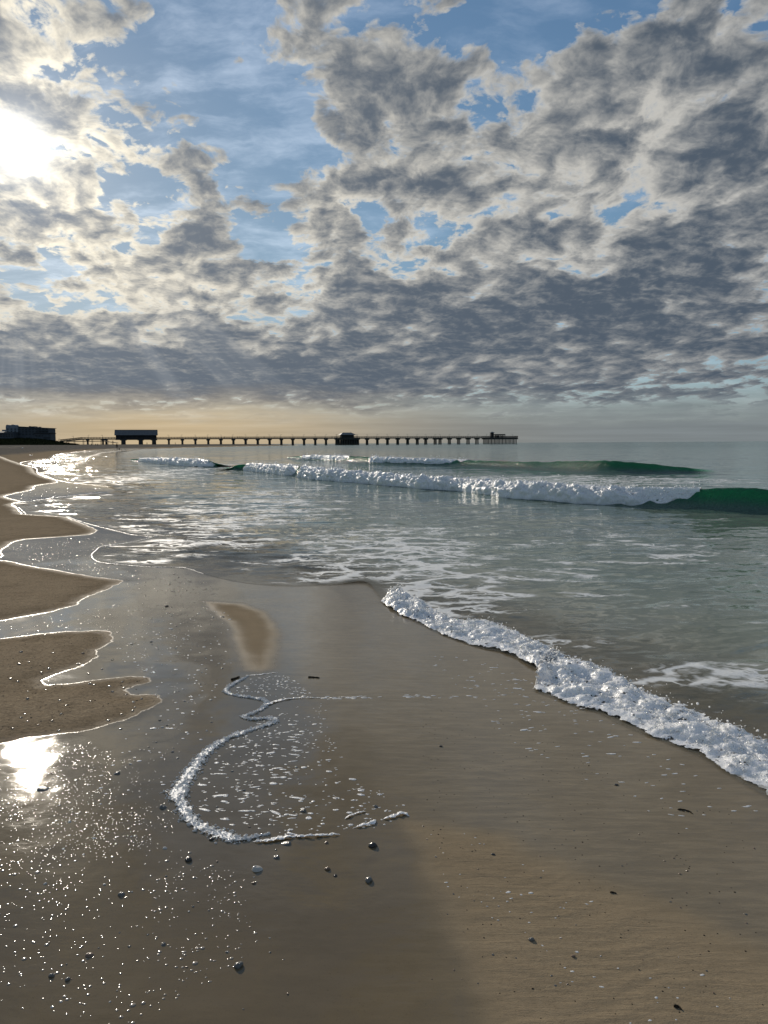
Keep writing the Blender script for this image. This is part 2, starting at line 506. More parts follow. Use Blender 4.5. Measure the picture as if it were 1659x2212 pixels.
new_mat("sand")
P = position()
wet0, dry, strip = attr('wet'), attr('dry'), attr('strip')
ragged = (noise(P, 11.0, 5.0, 0.65) - 0.5)*0.055 + (noise(P, 90.0, 3.0, 0.7) - 0.5)*0.030
drained = smooth(attr('lobe') + ragged, -0.006, 0.022)
wet = xclamp(wet0 - drained)
grain = noise(P, 420.0, 2.0, 0.6)
speck = noise(P, 150.0, 3.0, 0.6)
patch = noise(P, 2.2, 5.0, 0.6)
flow = noise(stretch(P, R(24), 1.6, 9.0), 3.0, 6.0, 0.65, dist=0.35)             # streaks left by the backwash
col = mixc(wet, (0.345, 0.268, 0.178), mixc(attr('wash'), (0.150, 0.114, 0.064), (0.215, 0.172, 0.108)))
damp_in = smooth(attr('lobe') + ragged*2.0, 0.0, 0.30)
col = mixc(drained*(1.0-damp_in)*0.45, col, (0.190, 0.146, 0.092))
col = mixc(strip*0.8, col, (0.300, 0.235, 0.152))
col = mixc(dry, col, (0.19, 0.172, 0.145))
col = mixc(smooth(patch, 0.35, 0.7)*0.30, col, scalec(col, 0.70))
col = mixc(drained*smooth(noise(P, 9.0, 5.0, 0.7), 0.45, 0.70)*0.55, col, scalec(col, 0.62))
col = mixc(smooth(flow, 0.40, 0.66)*wet*0.5*(attr('wash')*0.7+0.3), col, scalec(col, 1.45))
col = mixc(smooth(speck, 0.60, 0.70)*linmap(wet, 0.0, 1.0, 0.65, 0.3), col, scalec(col, 0.45))
gritty = noise(P, 55.0, 4.0, 0.75)
col = mixc(xclamp(drained + strip*0.35)*smooth(gritty, 0.50, 0.66)*0.70, col, scalec(col, 0.50))
col = mixc(xclamp(drained + strip*0.35)*smooth(gritty, 0.48, 0.34)*0.60, col, scalec(col, 1.45))
col = mixc(smooth(grain, 0.60, 0.75)*0.35, col, scalec(col, 1.6))
film = noise(P, 7.0, 4.0, 0.6)
patchy = noise(P, 3.0, 4.0, 0.6)
wr = xclamp(wet + (grain - 0.5)*0.5*(wet*(1.0-wet)*4.0))
rough = linmap(wr**2.5, 0.0, 1.0, 0.90, 0.042)
fringe = drained*(1.0 - smooth(attr('lobe') + ragged*2.5, 0.0, 0.10))
rough = rough - fringe*wr*0.0 - fringe*(1.0-wr)*0.25
rough = rough + smooth(flow, 0.4, 0.7)*0.10*wet*attr('wash')
rip = noise(stretch(P, R(-14), 3.0, 15.0), 2.2, 5.0, 0.62, dist=0.5)
n1 = bump(rip, 0.006, strip*0.5 + 0.03)
n1 = bump(noise(P, 22.0, 5.0, 0.65), 0.010, drained*0.55, n1)
n1 = bump(noise(P, 1.4, 5.0, 0.65), 0.35, dry*0.9, n1)
n1 = bump(flow, 0.010, wet*attr('wash')*0.14, n1)
n2 = bump(noise(P, 260.0, 3.0, 0.7), 0.0016, linmap(wet, 0.0, 1.0, 1.0, 0.045), n1)
n3 = bump(noise(stretch(P, R(15), 5.0, 12.0), 4.0, 4.0, 0.6), 0.0018, wet*(attr('wash')*0.35 + 0.05), n2)
n3 = bump(noise(stretch(P, R(10), 0.6, 1.0), 42.0, 3.0, 0.55), 0.0016, wet*(1.0 - attr('wash'))*smooth(noise(P, 1.6, 3.0, 0.5), 0.35, 0.65)*0.35, n3)
finish(principled(col, rough, n3, spec=linmap(wr**(2.0 + patchy*6.0), 0.0, 1.0, 0.0, 0.5) + fringe*0.03, ior=1.36))

rows = view_rows(0.0021, 9000)
NU = 860
gx, gy = fan(rows, -1.25, 0.85, NU)
wet, dist = damp_map(gx, gy)
gz = sand_z(gx, gy, dist)
ins = inland(gx, gy)
dry = sstep(ins + fbm(gx*0.3, gy*0.3, octaves=3, seed=12)*2.0, 10.5, 14.5)*sstep(np.hypot(gx, gy), 18, 30)
strip_a = sstep(sdf(gx, gy, strip_w) + fbm(gx*2.2, gy*2.2, octaves=4, seed=31)*0.10, -0.10, 0.17)
wash_a = sstep(gx - np.interp(gy, [0, 2.5, 4, 6, 8, 30], [0.3, 0.1, -0.4, -1.2, -1.6, -6]), -0.3, 0.5)
sea_d = sdf(gx, gy, sea_poly)
rca, rsa = math.cos(R(-14)), math.sin(R(-14))
rx, ry = gx*rca - gy*rsa, gx*rsa + gy*rca
gz = gz + strip_a*sstep(6.0-gy, 0, 2.5)*0.0019*fbm(rx*4.0, ry*19.0 + 1.5*gnoise(rx*3, ry*3, seed=91), octaves=3, gain=0.5, seed=90)     # wash ripples on the drained strip
gz = np.where(sea_d > 0, gz - np.minimum(sea_d*0.05, 0.03), gz)
sand = grid_mesh("beach_sand", np.stack([gx, gy, gz], 1), quads(len(rows), NU), M["sand"],
                 attrs={'wet': wet*(1-dry), 'dry': dry, 'strip': strip_a, 'wash': wash_a, 'lobe': np.clip(dist, -0.6, 0.6)})
tag(sand, kind="structure")
def sand_at(x, y):
    x = np.atleast_1d(np.asarray(x, float)); y = np.atleast_1d(np.asarray(y, float))
    w, d = damp_map(x, y)
    return sand_z(x, y, d)

# ------------------------------------------------------------------ the sea
srows = np.concatenate([CAM_H/np.geomspace(CAM_H/12000, 0.02, 90), CAM_H/np.arange(0.0208, 0.15, 0.0008), CAM_H/np.arange(0.1515, 0.56, 0.0016), [2.5, 2.2, 1.9, 1.5, 1.0, 0, -3, -10, -28]])
NS = 700
sx, sy = fan(srows, -0.75, 1.0, NS)
sd = sdf(sx, sy, sea_poly)
def sea_z(x, y, d=None):
    if d is None: d = sdf(x, y, sea_poly)
    off = sstep(-inland(x, y), 0.0, 12.0)
    rr = np.hypot(x, y)
    thin = sand_z(x, y, None, False) + 0.004 + 0.020*sstep(d, 0.0, 1.2)
    z = np.maximum(thin, 0.0 + 0*x)
    ca, sa = math.cos(R(-24)), math.sin(R(-24))
    xr, yr = x*ca - y*sa, x*sa + y*ca                         # ripples lie along the shore
    calm = 0.45 + 0.55*sstep(-x, -2.0, 3.0) + 0.35*off
    chop = calm*(0.024*fbm(xr*0.9, yr*2.3, octaves=4, gain=0.55, seed=40) + 0.012*fbm(xr*3.2, yr*6.0, octaves=2, seed=44)*(1-sstep(rr, 15, 30))) \
        + 0.036*off*fbm(xr*0.20, yr*0.62, octaves=4, gain=0.55, seed=41)
    fade = sstep(d, 0.02, 0.45)*(1-sstep(rr, 300, 900))
    return z + chop*fade
sz = sea_z(sx, sy, sd)
depth = np.maximum(sz - base_z(sx, sy), 0)
def gauss(x, y, cx, cy, rx, ry):
    c = on_ground(np.array([cx]), np.array([cy]))[0]
    ex = on_ground(np.array([cx+rx]), np.array([cy]))[0]; ey = on_ground(np.array([cx]), np.array([cy-ry]))[0]
    return np.exp(-((x-c[0])/max(abs(ex[0]-c[0]), 1e-3))**2 - ((y-c[1])/max(abs(ey[1]-c[1]), 1e-3))**2)
lace = 0.10*np.ones_like(sx)
for cx, cy, rx, ry, a in [(840, 1195, 230, 70, 0.82), (960, 1280, 200, 55, 0.80), (1290, 1400, 240, 60, 0.40), (1100, 1210, 330, 60, 0.40),
                          (1450, 1190, 260, 70, 0.38), (1500, 1460, 200, 70, 0.52), (500, 1110, 260, 70, 0.50), (300, 1030, 190, 40, 0.40), (1250, 1037, 380, 12, 0.75), (1500, 1120, 200, 25, 0.2),
                          (700, 1130, 180, 50, 0.25)]:
    lace = np.maximum(lace, a*gauss(sx, sy, cx, cy, rx, ry))
choppy = sstep(np.interp(sy, [0, 8, 12, 20, 40, 80, 300], [-1.0, 0.0, 1.0, -0.5, -6, -14, -60]) - sx, -1.5, 2.5)*sstep(sd, 0.0, 0.6)
ok = sd > -0.06
idx = quads(len(srows), NS)
idx = idx[ok[idx].all(1)]
used, inv_i = np.unique(idx, return_inverse=True)

new_mat("sea_water")
P = position()
dep, ed, lc = attr('depth'), attr('edge'), attr('lace')
cl = mixc(smooth(dep, 0.0, 0.16), (0.250, 0.245, 0.185), (0.205, 0.255, 0.200))
cl = mixc(smooth(dep, 0.2, 1.0), cl, (0.110, 0.200, 0.170))
cl = mixc(smooth(noise(P, 0.7, 4.0, 0.6), 0.35, 0.75)*0.5, cl, scalec(cl, 0.65))
S1 = stretch(P, R(22), 0.45, 1.0)
# ripples tilt the surface; slopes are taken straight from the noise so that they do not blur with distance
chp = attr('choppy')
def tilt(v, scale, det, rough_, amount):
    c = vop('SUBTRACT', noise(v, scale, det, rough_, out=1), (0.5, 0.5, 0.5))
    return vop('SCALE', vop('MULTIPLY', c, (0.55, 1.0, 0.0)), amount)
t0 = tilt(stretch(P, R(24), 0.30, 1.0), 0.75, 4.0, 0.55, chp*0.60 + 0.22)
t1 = tilt(S1, 2.2, 4.0, 0.6, chp*0.70 + 0.34)
t2 = tilt(stretch(P, R(22), 0.5, 1.2), 9.0, 3.0, 0.6, chp*0.30 + 0.22)
gN = X(X.node('ShaderNodeNewGeometry').outputs['Normal'])
nb = vop('NORMALIZE', vop('ADD', gN, vop('SCALE', vop('ADD', vop('ADD', t0, t1), t2), smooth(attr('edge'), 0.0, 0.5, 0.25, 1.0))))
# lace: stretched cells of foam torn open
LP = vop('ADD', stretch(P, R(24), 0.62, 1.0), vop('SCALE', noise(P, 1.6, 4.0, 0.6, out=1), 0.75))
cell = voronoi(LP, 1.9, 'DISTANCE_TO_EDGE')
cell2 = voronoi(LP, 5.2, 'DISTANCE_TO_EDGE')
fine_n = noise(stretch(P, R(22), 0.55, 1.0), 2.4, 5.0, 0.6)
big_n = noise(stretch(P, R(22), 0.45, 1.0), 0.8, 3.0, 0.5)
where = smooth(lc*1.30 + (fine_n-0.5)*2.0 + (big_n-0.5)*1.3, 0.46, 0.72)
net = xmax(1.0 - smooth(cell, 0.02, 0.125), (1.0 - smooth(cell2, 0.03, 0.14))*smooth(fine_n, 0.44, 0.6))
lm = xclamp(where*net*1.1)
far_r = linmap(vop('LENGTH', P, out=1), 25.0, 260.0, 0.065, 0.16)
body = principled(cl, far_r, nb, ior=1.333, spec=0.5)
foam_s = principled((0.78, 0.79, 0.77), 0.55, bump(noise(P, 60.0, 3.0, 0.6), 0.006, 0.6), spec=0.4)
tr = X.node('ShaderNodeBsdfTransparent').outputs[0]
shallow = principled((0.21, 0.195, 0.145), 0.07, nb, ior=1.333, spec=0.5, alpha=0.40)
surf = mixs(smooth(dep, 0.006, 0.07), shallow, body)
surf = mixs(xclamp(lm*smooth(ed, 0.04, 0.3)), surf, foam_s)
surf = mixs(smooth(ed, -0.02, 0.02), tr, surf)
finish(surf)
sea = grid_mesh("sea", np.stack([sx, sy, sz], 1)[used], inv_i.reshape(idx.shape), M["sea_water"],
                attrs={'depth': depth[used], 'edge': sd[used], 'lace': lace[used], 'choppy': choppy[used]})
tag(sea, kind="structure")

# ------------------------------------------------------------------ breaking waves
def resample(P, n):
    P = np.asarray(P, float); s = np.concatenate([[0], np.cumsum(np.hypot(*np.diff(P[:, :2], axis=0).T))])
    t = np.linspace(0, s[-1], n)
    return np.stack([np.interp(t, s, P[:, k]) for k in range(P.shape[1])], 1), t
def normals2(P):
    d = np.gradient(P[:, :2], axis=0); d /= np.maximum(np.hypot(d[:, 0], d[:, 1]), 1e-9)[:, None]
    return np.stack([-d[:, 1], d[:, 0]], 1)

new_mat("wave_water")
P = position()
up = attr('up')                                  # 0 at the trough, 1 at the thin crest
cg = mixc(smooth(up, 0.05, 0.8), (0.080, 0.140, 0.110), (0.035, 0.190, 0.115))
w1 = noise(stretch(P, R(20), 0.8, 1.6), 3.0, 5.0, 0.6)
w2 = noise(P, 14.0, 4.0, 0.6)
nb = bump(w2, 0.035, 0.8, bump(w1, 0.14, 0.8))
pr = principled(cg, 0.08, nb, ior=1.333)
tl = X.node('ShaderNodeBsdfTranslucent'); X.put(tl.inputs['Color'], (0.15, 0.60, 0.37, 1)); X.put(tl.inputs['Normal'], nb)
body = mixs(smooth(up, 0.08, 0.8)*0.60, pr, tl.outputs[0])
LPn = noise(stretch(P, R(20), 0.4, 1.2), 4.0, 5.0, 0.65)
lc = attr('lace')
fm = principled((0.62, 0.63, 0.61), 0.55)
body = mixs(smooth(LPn + lc - 0.5, 0.42, 0.55)*xclamp(lc*5), body, fm)
tr = X.node('ShaderNodeBsdfTransparent').outputs[0]
finish(mixs(attr('show'), tr, body))

def foam_mat(name, fscale, depth_, bd, holes=False):
    new_mat(name)
    P = position()
    fz = noise(P, fscale, 5.0, 0.65)
    cells = voronoi(P, fscale*4.0, 'F1')
    fcol = mixc(smooth(fz, 0.3, 0.7), (0.86, 0.87, 0.86), (0.95, 0.95, 0.94))
    nb = bump(cells, bd*0.35, 0.7, bump(fz, bd, 0.6))
    n = X.node('ShaderNodeBsdfPrincipled')
    X.put(n.inputs['Base Color'], fcol); X.put(n.inputs['Roughness'], 0.32); X.put(n.inputs['IOR'], 1.33)
    X.put(n.inputs['Subsurface Weight'], 0.85); X.put(n.inputs['Subsurface Scale'], depth_)
    n.inputs['Subsurface Radius'].default_value = (1.0, 1.0, 0.95)
    X.put(n.inputs['Normal'], nb)
    hole = noise(P, fscale*0.9, 4.0, 0.65)
    tr = X.node('ShaderNodeBsdfTransparent').outputs[0]
    finish(mixs(smooth(hole + (1.0 - attr('solid'))*0.55 - 0.5, 0.10, 0.16), n.outputs[0], tr) if holes else n.outputs[0])
foam_mat("foam", 26.0, 0.05, 0.008)
foam_mat("shore_break", 26.0, 0.05, 0.009, True)
foam_mat("surf", 9.0, 0.06, 0.05)

new_mat("bubble_film")
df = principled((0.88, 0.88, 0.86), 0.10, None, spec=0.7, ior=1.40)
tr = X.node('ShaderNodeBsdfTransparent').outputs[0]
finish(mixs(0.42, df, tr))

foam_mat("thin_foam", 55.0, 0.012, 0.006)
foam_mat("lacy_foam", 60.0, 0.012, 0.006, True)

def ico(sub):
    bm = bmesh.new(); bmesh.ops.create_icosphere(bm, subdivisions=sub, radius=1.0)
    bm.verts.ensure_lookup_table()
    V = np.array([v.co[:] for v in bm.verts]); F = np.array([[v.index for v in f.verts] for f in bm.faces]); bm.free()
    return V, F
ICO1, ICO2 = ico(1), ico(2)
def scatter(name, C, rad, mat, parent=None, squash=1.0, tmpl=ICO1, stretch_x=1.0):
    """many small rounded bodies joined as one mesh"""
    TV, TF = tmpl; C = np.asarray(C, float); rad = np.asarray(rad, float)
    S = np.stack([rad*stretch_x, rad, rad*squash], 1)
    V = (TV[None]*S[:, None, :] + C[:, None, :]).reshape(-1, 3)
    F = (TF[None] + (np.arange(len(C))*len(TV))[:, None, None]).reshape(-1, 3)
    return grid_mesh(name, V, F, M[mat], parent)

rng = np.random.default_rng(7)
def breaker(name, rowsD, foam_ranges, seed, n_along, lace_back=0.0, lean=1.0):
    """rowsD: (x, y of the toe, height) measured on the photograph, left to right"""
    A = np.array(rowsD, float)
    toe = on_ground(A[:, 0], A[:, 1])
    dist = np.hypot(toe[:, 0], toe[:, 1])
    H = A[:, 2]/1659.0*dist*1.02
    sp = smooth_line(np.column_stack([toe, H, A[:, 0]]), 8)
    S, t = resample(sp, n_along)
    N = normals2(S)
    N[N[:, 1] < 0] *= -1
    Hh = np.maximum(S[:, 2], 0.0)
    Hh = Hh*(1 + 0.10*gnoise(t*0.7, t*0+seed, seed=seed) + 0.06*gnoise(t*2.1, t*0+seed, seed=seed+1))
    # front face steep and slightly hollow, long back
    q = np.array([-1.5, -1.0, -0.62, -0.35, -0.12, 0.05, 0.18, 0.28, 0.36, 0.46, 0.60, 0.80, 1.1, 1.5, 2.1, 2.9, 3.9, 5.2, 6.8])
    f = np.array([-0.10, -0.03, 0.02, 0.07, 0.18, 0.36, 0.60, 0.80, 0.93, 1.0, 0.99, 0.94, 0.84, 0.70, 0.50, 0.31, 0.15, 0.03, -0.10])
    q = np.where(q < 0.46, 0.46 + (q - 0.46)*lean, q)
    qs = np.interp(np.linspace(0, len(q)-1, 64), np.arange(len(q)), q); fs = np.interp(qs, q, f)
    k = np.hanning(7); k /= k.sum(); fs = np.convolve(np.pad(fs, 3, 'edge'), k, 'valid')
    Q, T = np.meshgrid(qs, np.arange(n_along))
    Fz = np.tile(fs, (n_along, 1))
    off = Q*Hh[T]
    xx = S[T, 0] + N[T, 0]*off; yy = S[T, 1] + N[T, 1]*off
    zz = Fz*Hh[T]
    zz = zz + 0.11*Hh[T]*fbm(xx*1.6, yy*2.4, octaves=5, gain=0.6, seed=seed+5)*sstep(Fz, -0.02, 0.3)
    ends = np.minimum(1, np.minimum(t, t[-1]-t)/1.2)[T]
    wv = grid_mesh("breaking_wave", np.stack([xx, yy, zz], -1).reshape(-1, 3), quads(n_along, len(qs)), M["wave_water"],
                   attrs={'up': np.clip(Fz, 0, 1).ravel(), 'lace': (lace_back*sstep(Q, 0.5, 1.4)*(1-sstep(Q, 5, 6.8))).ravel(),
                          'show': (ends*sstep(Q, q[0], q[0] + 0.8*lean)*(1-sstep(Q, 4.2, 6.6))).ravel()})
    tag(wv, kind="structure")
    # foam tumbling down the face
    out = []
    for i, (x0, x1, rise) in enumerate(foam_ranges):
        m = (S[:, 3] >= x0) & (S[:, 3] <= x1)
        Sf, tf = resample(S[m], int(n_along*1.6*m.mean())+40)
        Nf = normals2(Sf); Nf[Nf[:, 1] < 0] *= -1
        nv = 56; v = np.linspace(0, 1, nv)
        V, T2 = np.meshgrid(v, np.arange(len(Sf)))
        h = Sf[T2, 2]
        tp = (np.clip(tf/0.6, 0, 1)*np.clip((tf[-1]-tf)/(2.4 if i == len(foam_ranges)-1 else 0.7), 0, 1))[T2]
        tp = np.clip(tp + 0.35*gnoise(tf*2.2, tf*0, seed=seed+31)[T2]*4*tp*(1-tp), 0, 1)**0.7
        reach = 0.62 + 0.25*gnoise(tf*0.8, tf*0, seed=seed+9)[T2] + 0.16*gnoise(tf*2.7, tf*0, seed=seed+10)[T2]
        th = V*math.pi
        qc = (0.80 - reach)/2; qr = (0.80 + reach)/2
        qq = qc - qr*np.cos(th)
        qq = 0.42 + (qq - 0.42)*np.maximum(tp, 0.10)
        arch = (0.90 + rise)*np.maximum(np.sin(th), 0)**0.62*h
        bx = Sf[T2, 0] + Nf[T2, 0]*qq*h; by = Sf[T2, 1] + Nf[T2, 1]*qq*h
        face = np.interp(qq, q, f)*h + 0.07*h
        bz = np.maximum(arch*tp, face*(0.25+0.75*tp))
        sc = 1.0/np.maximum(h.mean(), 0.05)
        lump = fbm(bx*sc*1.25, by*sc*1.25, bz*sc*1.25, octaves=6, gain=0.62, seed=seed+20, billow=True)
        lump2 = fbm(bx*sc*0.5, by*sc*0.5, octaves=2, seed=seed+21)
        amp = h*0.55*tp*np.maximum(np.sin(th), 0)**0.4
        ox = -np.cos(th); oz = np.maximum(np.sin(th), 0)              # outward from the roll
        dsp = amp*(lump*0.95 + lump2*0.45)
        bx2 = bx + Nf[T2, 0]*ox*dsp; by2 = by + Nf[T2, 1]*ox*dsp
        bz2 = np.maximum(np.maximum(bz + oz*dsp, face), -0.02)
        bz2 = np.where((V < 0.01) | (V > 0.99), -0.06*h, bz2)
        fo = grid_mesh("wave_foam", np.stack([bx2, by2, bz2], -1).reshape(-1, 3), quads(len(Sf), nv), M["surf"])
        tag(fo, kind="stuff")
        # torn drops thrown off the crest
        nd = int(260*tf[-1]/10)
        ti = rng.integers(0, len(Sf), nd); vi = rng.integers(nv//4, int(nv*0.92), nd)
        c = np.stack([bx2[ti, vi], by2[ti, vi], bz2[ti, vi] + rng.exponential(0.05, nd)*h[ti, 0]*2.0], 1)
        sp_ = scatter("spray_drops", c, rng.uniform(0.006, 0.017, nd)*(1+0.02*np.hypot(c[:, 0], c[:, 1])), "foam", squash=0.9)
        tag(sp_, kind="stuff")
    return wv
WAVE1 = [(480, 1014, 2), (505, 1016, 8), (530, 1016, 13), (600, 1024, 18), (700, 1037, 22), (800, 1045, 22), (900, 1054, 23), (1000, 1061, 24),
         (1100, 1074, 30), (1200, 1082, 33), (1300, 1089, 34), (1400, 1095, 37), (1480, 1100, 40), (1560, 1105, 44), (1659, 1109, 46), (1780, 1112, 44), (1900, 1116, 40)]
WAVE2 = [(620, 990, 2), (650, 993, 8), (720, 996, 11), (800, 1002, 14), (900, 1005, 14), (1000, 1007, 13), (1100, 1011, 13), (1200, 1016, 18),
         (1300, 1022, 25), (1400, 1023, 20), (1480, 1022, 11), (1550, 1022, 4)]
WAVE3 = [(280, 994, 2), (320, 999, 8), (370, 1004, 12), (420, 1008, 14), (450, 1010, 13), (480, 1008, 3)]
breaker("wave", WAVE1, [(528, 640, 0.10), (650, 1505, 0.20)], 100, 620, 0.55)
breaker("wave", WAVE2, [(652, 752, 0.10), (797, 1012, 0.18)], 140, 360, 0.0, 2.3)
breaker("wave", WAVE3, [(300, 472, 0.15)], 180, 160, 0.2)

# ------------------------------------------------------------------ shore break: heaps of foam running up the sand
BACK = [(822, 1262), (850, 1264), (905, 1284), (960, 1316), (1000, 1330), (1060, 1322), (1110, 1346), (1200, 1388), (1290, 1405),
        (1340, 1436), (1420, 1476), (1500, 1510), (1560, 1532), (1659, 1566), (1750, 1606), (1850, 1664)]
fr, _ = resample(smooth_line(front_w, 6), 760)
bk, _ = resample(smooth_line(pts(*BACK), 6), 760)
lat = np.linspace(0, 1, 760)
# pair the two edges by their place along the wave
def bear(P): return np.arctan2(P[:, 0], P[:, 1])
b0 = bear(fr); order = np.argsort(bear(bk))
bkx = np.interp(b0 + 0.02, bear(bk)[order], bk[order, 0]); bky = np.interp(b0 + 0.02, bear(bk)[order], bk[order, 1])
bkp = np.stack([bkx, bky], 1)
ksm = np.hanning(41); ksm /= ksm.sum()
for c in range(2):
    bkp[:, c] = np.convolve(np.pad(bkp[:, c], 20, 'edge'), ksm, 'valid')
nv = 150
v = np.linspace(0, 1, nv)
V, T2 = np.meshgrid(v, np.arange(760))
wid = np.hypot(*(bkp-fr).T)
dirv = (bkp-fr)/np.maximum(wid, 1e-3)[:, None]
arc = np.concatenate([[0], np.cumsum(np.hypot(*np.diff(fr, axis=0).T))])
jag = 0.06*gnoise(arc*2.6, arc*0, seed=60) + 0.03*gnoise(arc*9, arc*0, seed=61) + 0.014*gnoise(arc*28, arc*0, seed=59)
hh = np.interp(arc/arc[-1], [0, 0.03, 0.10, 0.2, 0.35, 0.5, 0.62, 0.75, 0.9, 1.0], [0.02, 0.085, 0.12, 0.065, 0.052, 0.070, 0.085, 0.060, 0.060, 0.060])
ww = wid*0.86
bx = fr[T2, 0] + dirv[T2, 0]*(V*ww[T2] + jag[T2]*(1-V)); by = fr[T2, 1] + dirv[T2, 1]*(V*ww[T2] + jag[T2]*(1-V))
prof = np.minimum(1, (V/0.30))**0.75*(1 - 0.60*sstep(V, 0.45, 1.0))*np.where(V > 0.93, (1-V)/0.07, 1)
big = fbm(bx*3.6, by*3.6, octaves=2, seed=63)
lump = fbm(bx*4.6, by*4.6, octaves=5, gain=0.46, seed=62, billow=True)
lump2 = fbm(bx*24, by*24, octaves=3, gain=0.6, seed=65, billow=True)
zz0 = np.maximum(sand_z(bx, by, None, False), 0.0)
amp = hh[T2]*prof
bz = zz0 + amp*np.maximum(0.55 + 0.62*big + 0.70*lump + 0.08*lump2, 0.04)
push = amp*0.5*lump*(1-V)
bx = bx - dirv[T2, 0]*push; by = by - dirv[T2, 1]*push
bz = np.where((V < 0.008), zz0 - 0.012, bz); bz = np.where(V > 0.99, zz0 - 0.02, bz)
solid = sstep(V + 0.05*big, -0.02, 0.07)*(1 - sstep(V + 0.15*big, 0.70, 1.02))
fo = grid_mesh("shore_foam", np.stack([bx, by, bz], -1).reshape(-1, 3), quads(760, nv), M["shore_break"], attrs={'solid': solid.ravel()})
tag(fo, kind="stuff")
# bubbles riding on the heaps and drops flung off the back
n = 4000
ti, vi = rng.integers(5, 755, n), rng.integers(nv//8, int(nv*0.8), n)
c = np.stack([bx[ti, vi], by[ti, vi], bz[ti, vi]], 1) + rng.normal(0, 0.004, (n, 3))
o = scatter("foam_bubbles", c, rng.gamma(2.2, 0.0017, n)+0.0016, "bubble_film"); tag(o, kind="stuff")
n = 900
ti, vi = rng.integers(5, 755, n), rng.integers(int(nv*0.2), int(nv*0.85), n)
c = np.stack([bx[ti, vi], by[ti, vi], bz[ti, vi] + rng.exponential(0.016, n)], 1) + rng.normal(0, 0.012, (n, 3))
o = scatter("spray_drops", c, rng.gamma(2.0, 0.0012, n)+0.0014, "foam"); tag(o, kind="stuff")

# ------------------------------------------------------------------ thin foam lines left by the swash
def ribbon(name, lineD, widths, height, n, nv=18, seed=0, mat="lacy_foam", jagged=0.42, closed_ends=True, world=None, nscale=26, gaps=0.0):
    P0 = world if world is not None else smooth_line(pts(*lineD), 8)
    wv = np.interp(np.linspace(0, 1, len(P0)), np.linspace(0, 1, len(widths)), widths)
    S, t = resample(np.column_stack([P0, wv]), n)
    N = normals2(S)
    W = S[:, 2]*(1 + jagged*1.6*gnoise(t/np.maximum(S[:, 2].mean()*1.6, 0.01), t*0, seed=seed) + jagged*gnoise(t/np.maximum(S[:, 2].mean()*0.5, 0.01), t*0, seed=seed+1))
    if gaps: W = W*np.clip(0.55 + gaps*gnoise(t/(S[:, 2].mean()*6), t*0, seed=seed+4), 0.02, 1.3)
    if closed_ends: W = W*np.minimum(1, np.minimum(t, t[-1]-t)/(S[:, 2].mean()*1.2))**0.5
    W = np.maximum(W, 0.0015)
    v = np.linspace(-1, 1, nv)
    V, T = np.meshgrid(v, np.arange(n))
    x = S[T, 0] + N[T, 0]*V*W[T]*0.5; y = S[T, 1] + N[T, 1]*V*W[T]*0.5
    z = np.maximum(sand_at(x.ravel(), y.ravel()).reshape(x.shape), -0.01)
    dome = np.sqrt(np.maximum(1-V*V, 0))
    hgt = height*np.minimum(1, W/np.maximum(S[:, 2].mean()*0.6, 1e-4))
    lump = fbm(x*nscale, y*nscale, octaves=3, gain=0.6, seed=seed+2, billow=True)
    z = z + hgt[T]*dome*(0.75 + 0.6*lump) - 0.003*(1-dome)
    o = grid_mesh(name, np.stack([x, y, z], -1).reshape(-1, 3), quads(n, nv), M[mat], attrs={'solid': (0.25 + 0.75*sstep(1-np.abs(V), 0.0, 0.75)).ravel()})
    tag(o, kind="stuff")
    return np.stack([x, y, z], -1)
S_LINE = [(536, 1462), (516, 1472), (500, 1482), (488, 1491), (497, 1500), (530, 1506), (562, 1511), (576, 1519), (566, 1532), (545, 1541),
          (525, 1549), (545, 1554), (590, 1552), (592, 1561), (560, 1572), (520, 1584), (480, 1602), (447, 1625), (425, 1652), (405, 1680),
          (388, 1704), (384, 1722), (398, 1745), (410, 1768), (440, 1788), (478, 1803), (512, 1812), (545, 1808), (580, 1799)]
r1 = ribbon("swash_foam_line", S_LINE, [0.02, 0.035, 0.035, 0.035, 0.035, 0.04, 0.04, 0.035, 0.045, 0.045, 0.05, 0.07, 0.10, 0.115, 0.08, 0.07, 0.085, 0.05, 0.015], 0.0065, 1100, 26, 201)
r2 = ribbon("swash_foam_line", [(545, 1817), (575, 1816), (620, 1808), (660, 1806), (700, 1803), (735, 1801)], [0.015, 0.04, 0.035, 0.022, 0.022, 0.022], 0.010, 260, 14, 215)
r3 = ribbon("swash_foam_line", [(628, 1790), (622, 1800), (650, 1806)], [0.012, 0.02, 0.012], 0.008, 80, 12, 221)
r4 = ribbon("swash_foam_line", [(575, 1524), (600, 1516), (640, 1510), (700, 1509)], [0.05, 0.035, 0.02, 0.004], 0.008, 200, 12, 231)
r5 = None
r6 = ribbon("swash_foam_line", [(530, 1461), (560, 1459), (600, 1454)], [0.012, 0.016, 0.008], 0.005, 120, 10, 235)
r7 = ribbon("swash_foam_line", [(828, 1769), (850, 1763), (870, 1757), (885, 1762)], [0.03, 0.035, 0.045, 0.02], 0.012, 120, 14, 241)
r8 = ribbon("swash_foam_line", [(762, 1787), (785, 1782), (805, 1777), (812, 1770)], [0.012, 0.03, 0.045, 0.03], 0.010, 120, 14, 243)
r9 = ribbon("swash_foam_line", [(745, 1768), (765, 1758), (790, 1752)], [0.02, 0.02, 0.015], 0.008, 80, 12, 245)
# bubbles sitting along the thick foam line
pool = r1.reshape(-1, 3)
n = 3000; pk = pool[rng.integers(0, len(pool), n)] + rng.normal(0, 0.003, (n, 3))*[1, 1, 0.3]
o = scatter("foam_bubbles", pk, rng.gamma(2.0, 0.0011, n)+0.0012, "bubble_film"); tag(o, kind="stuff")
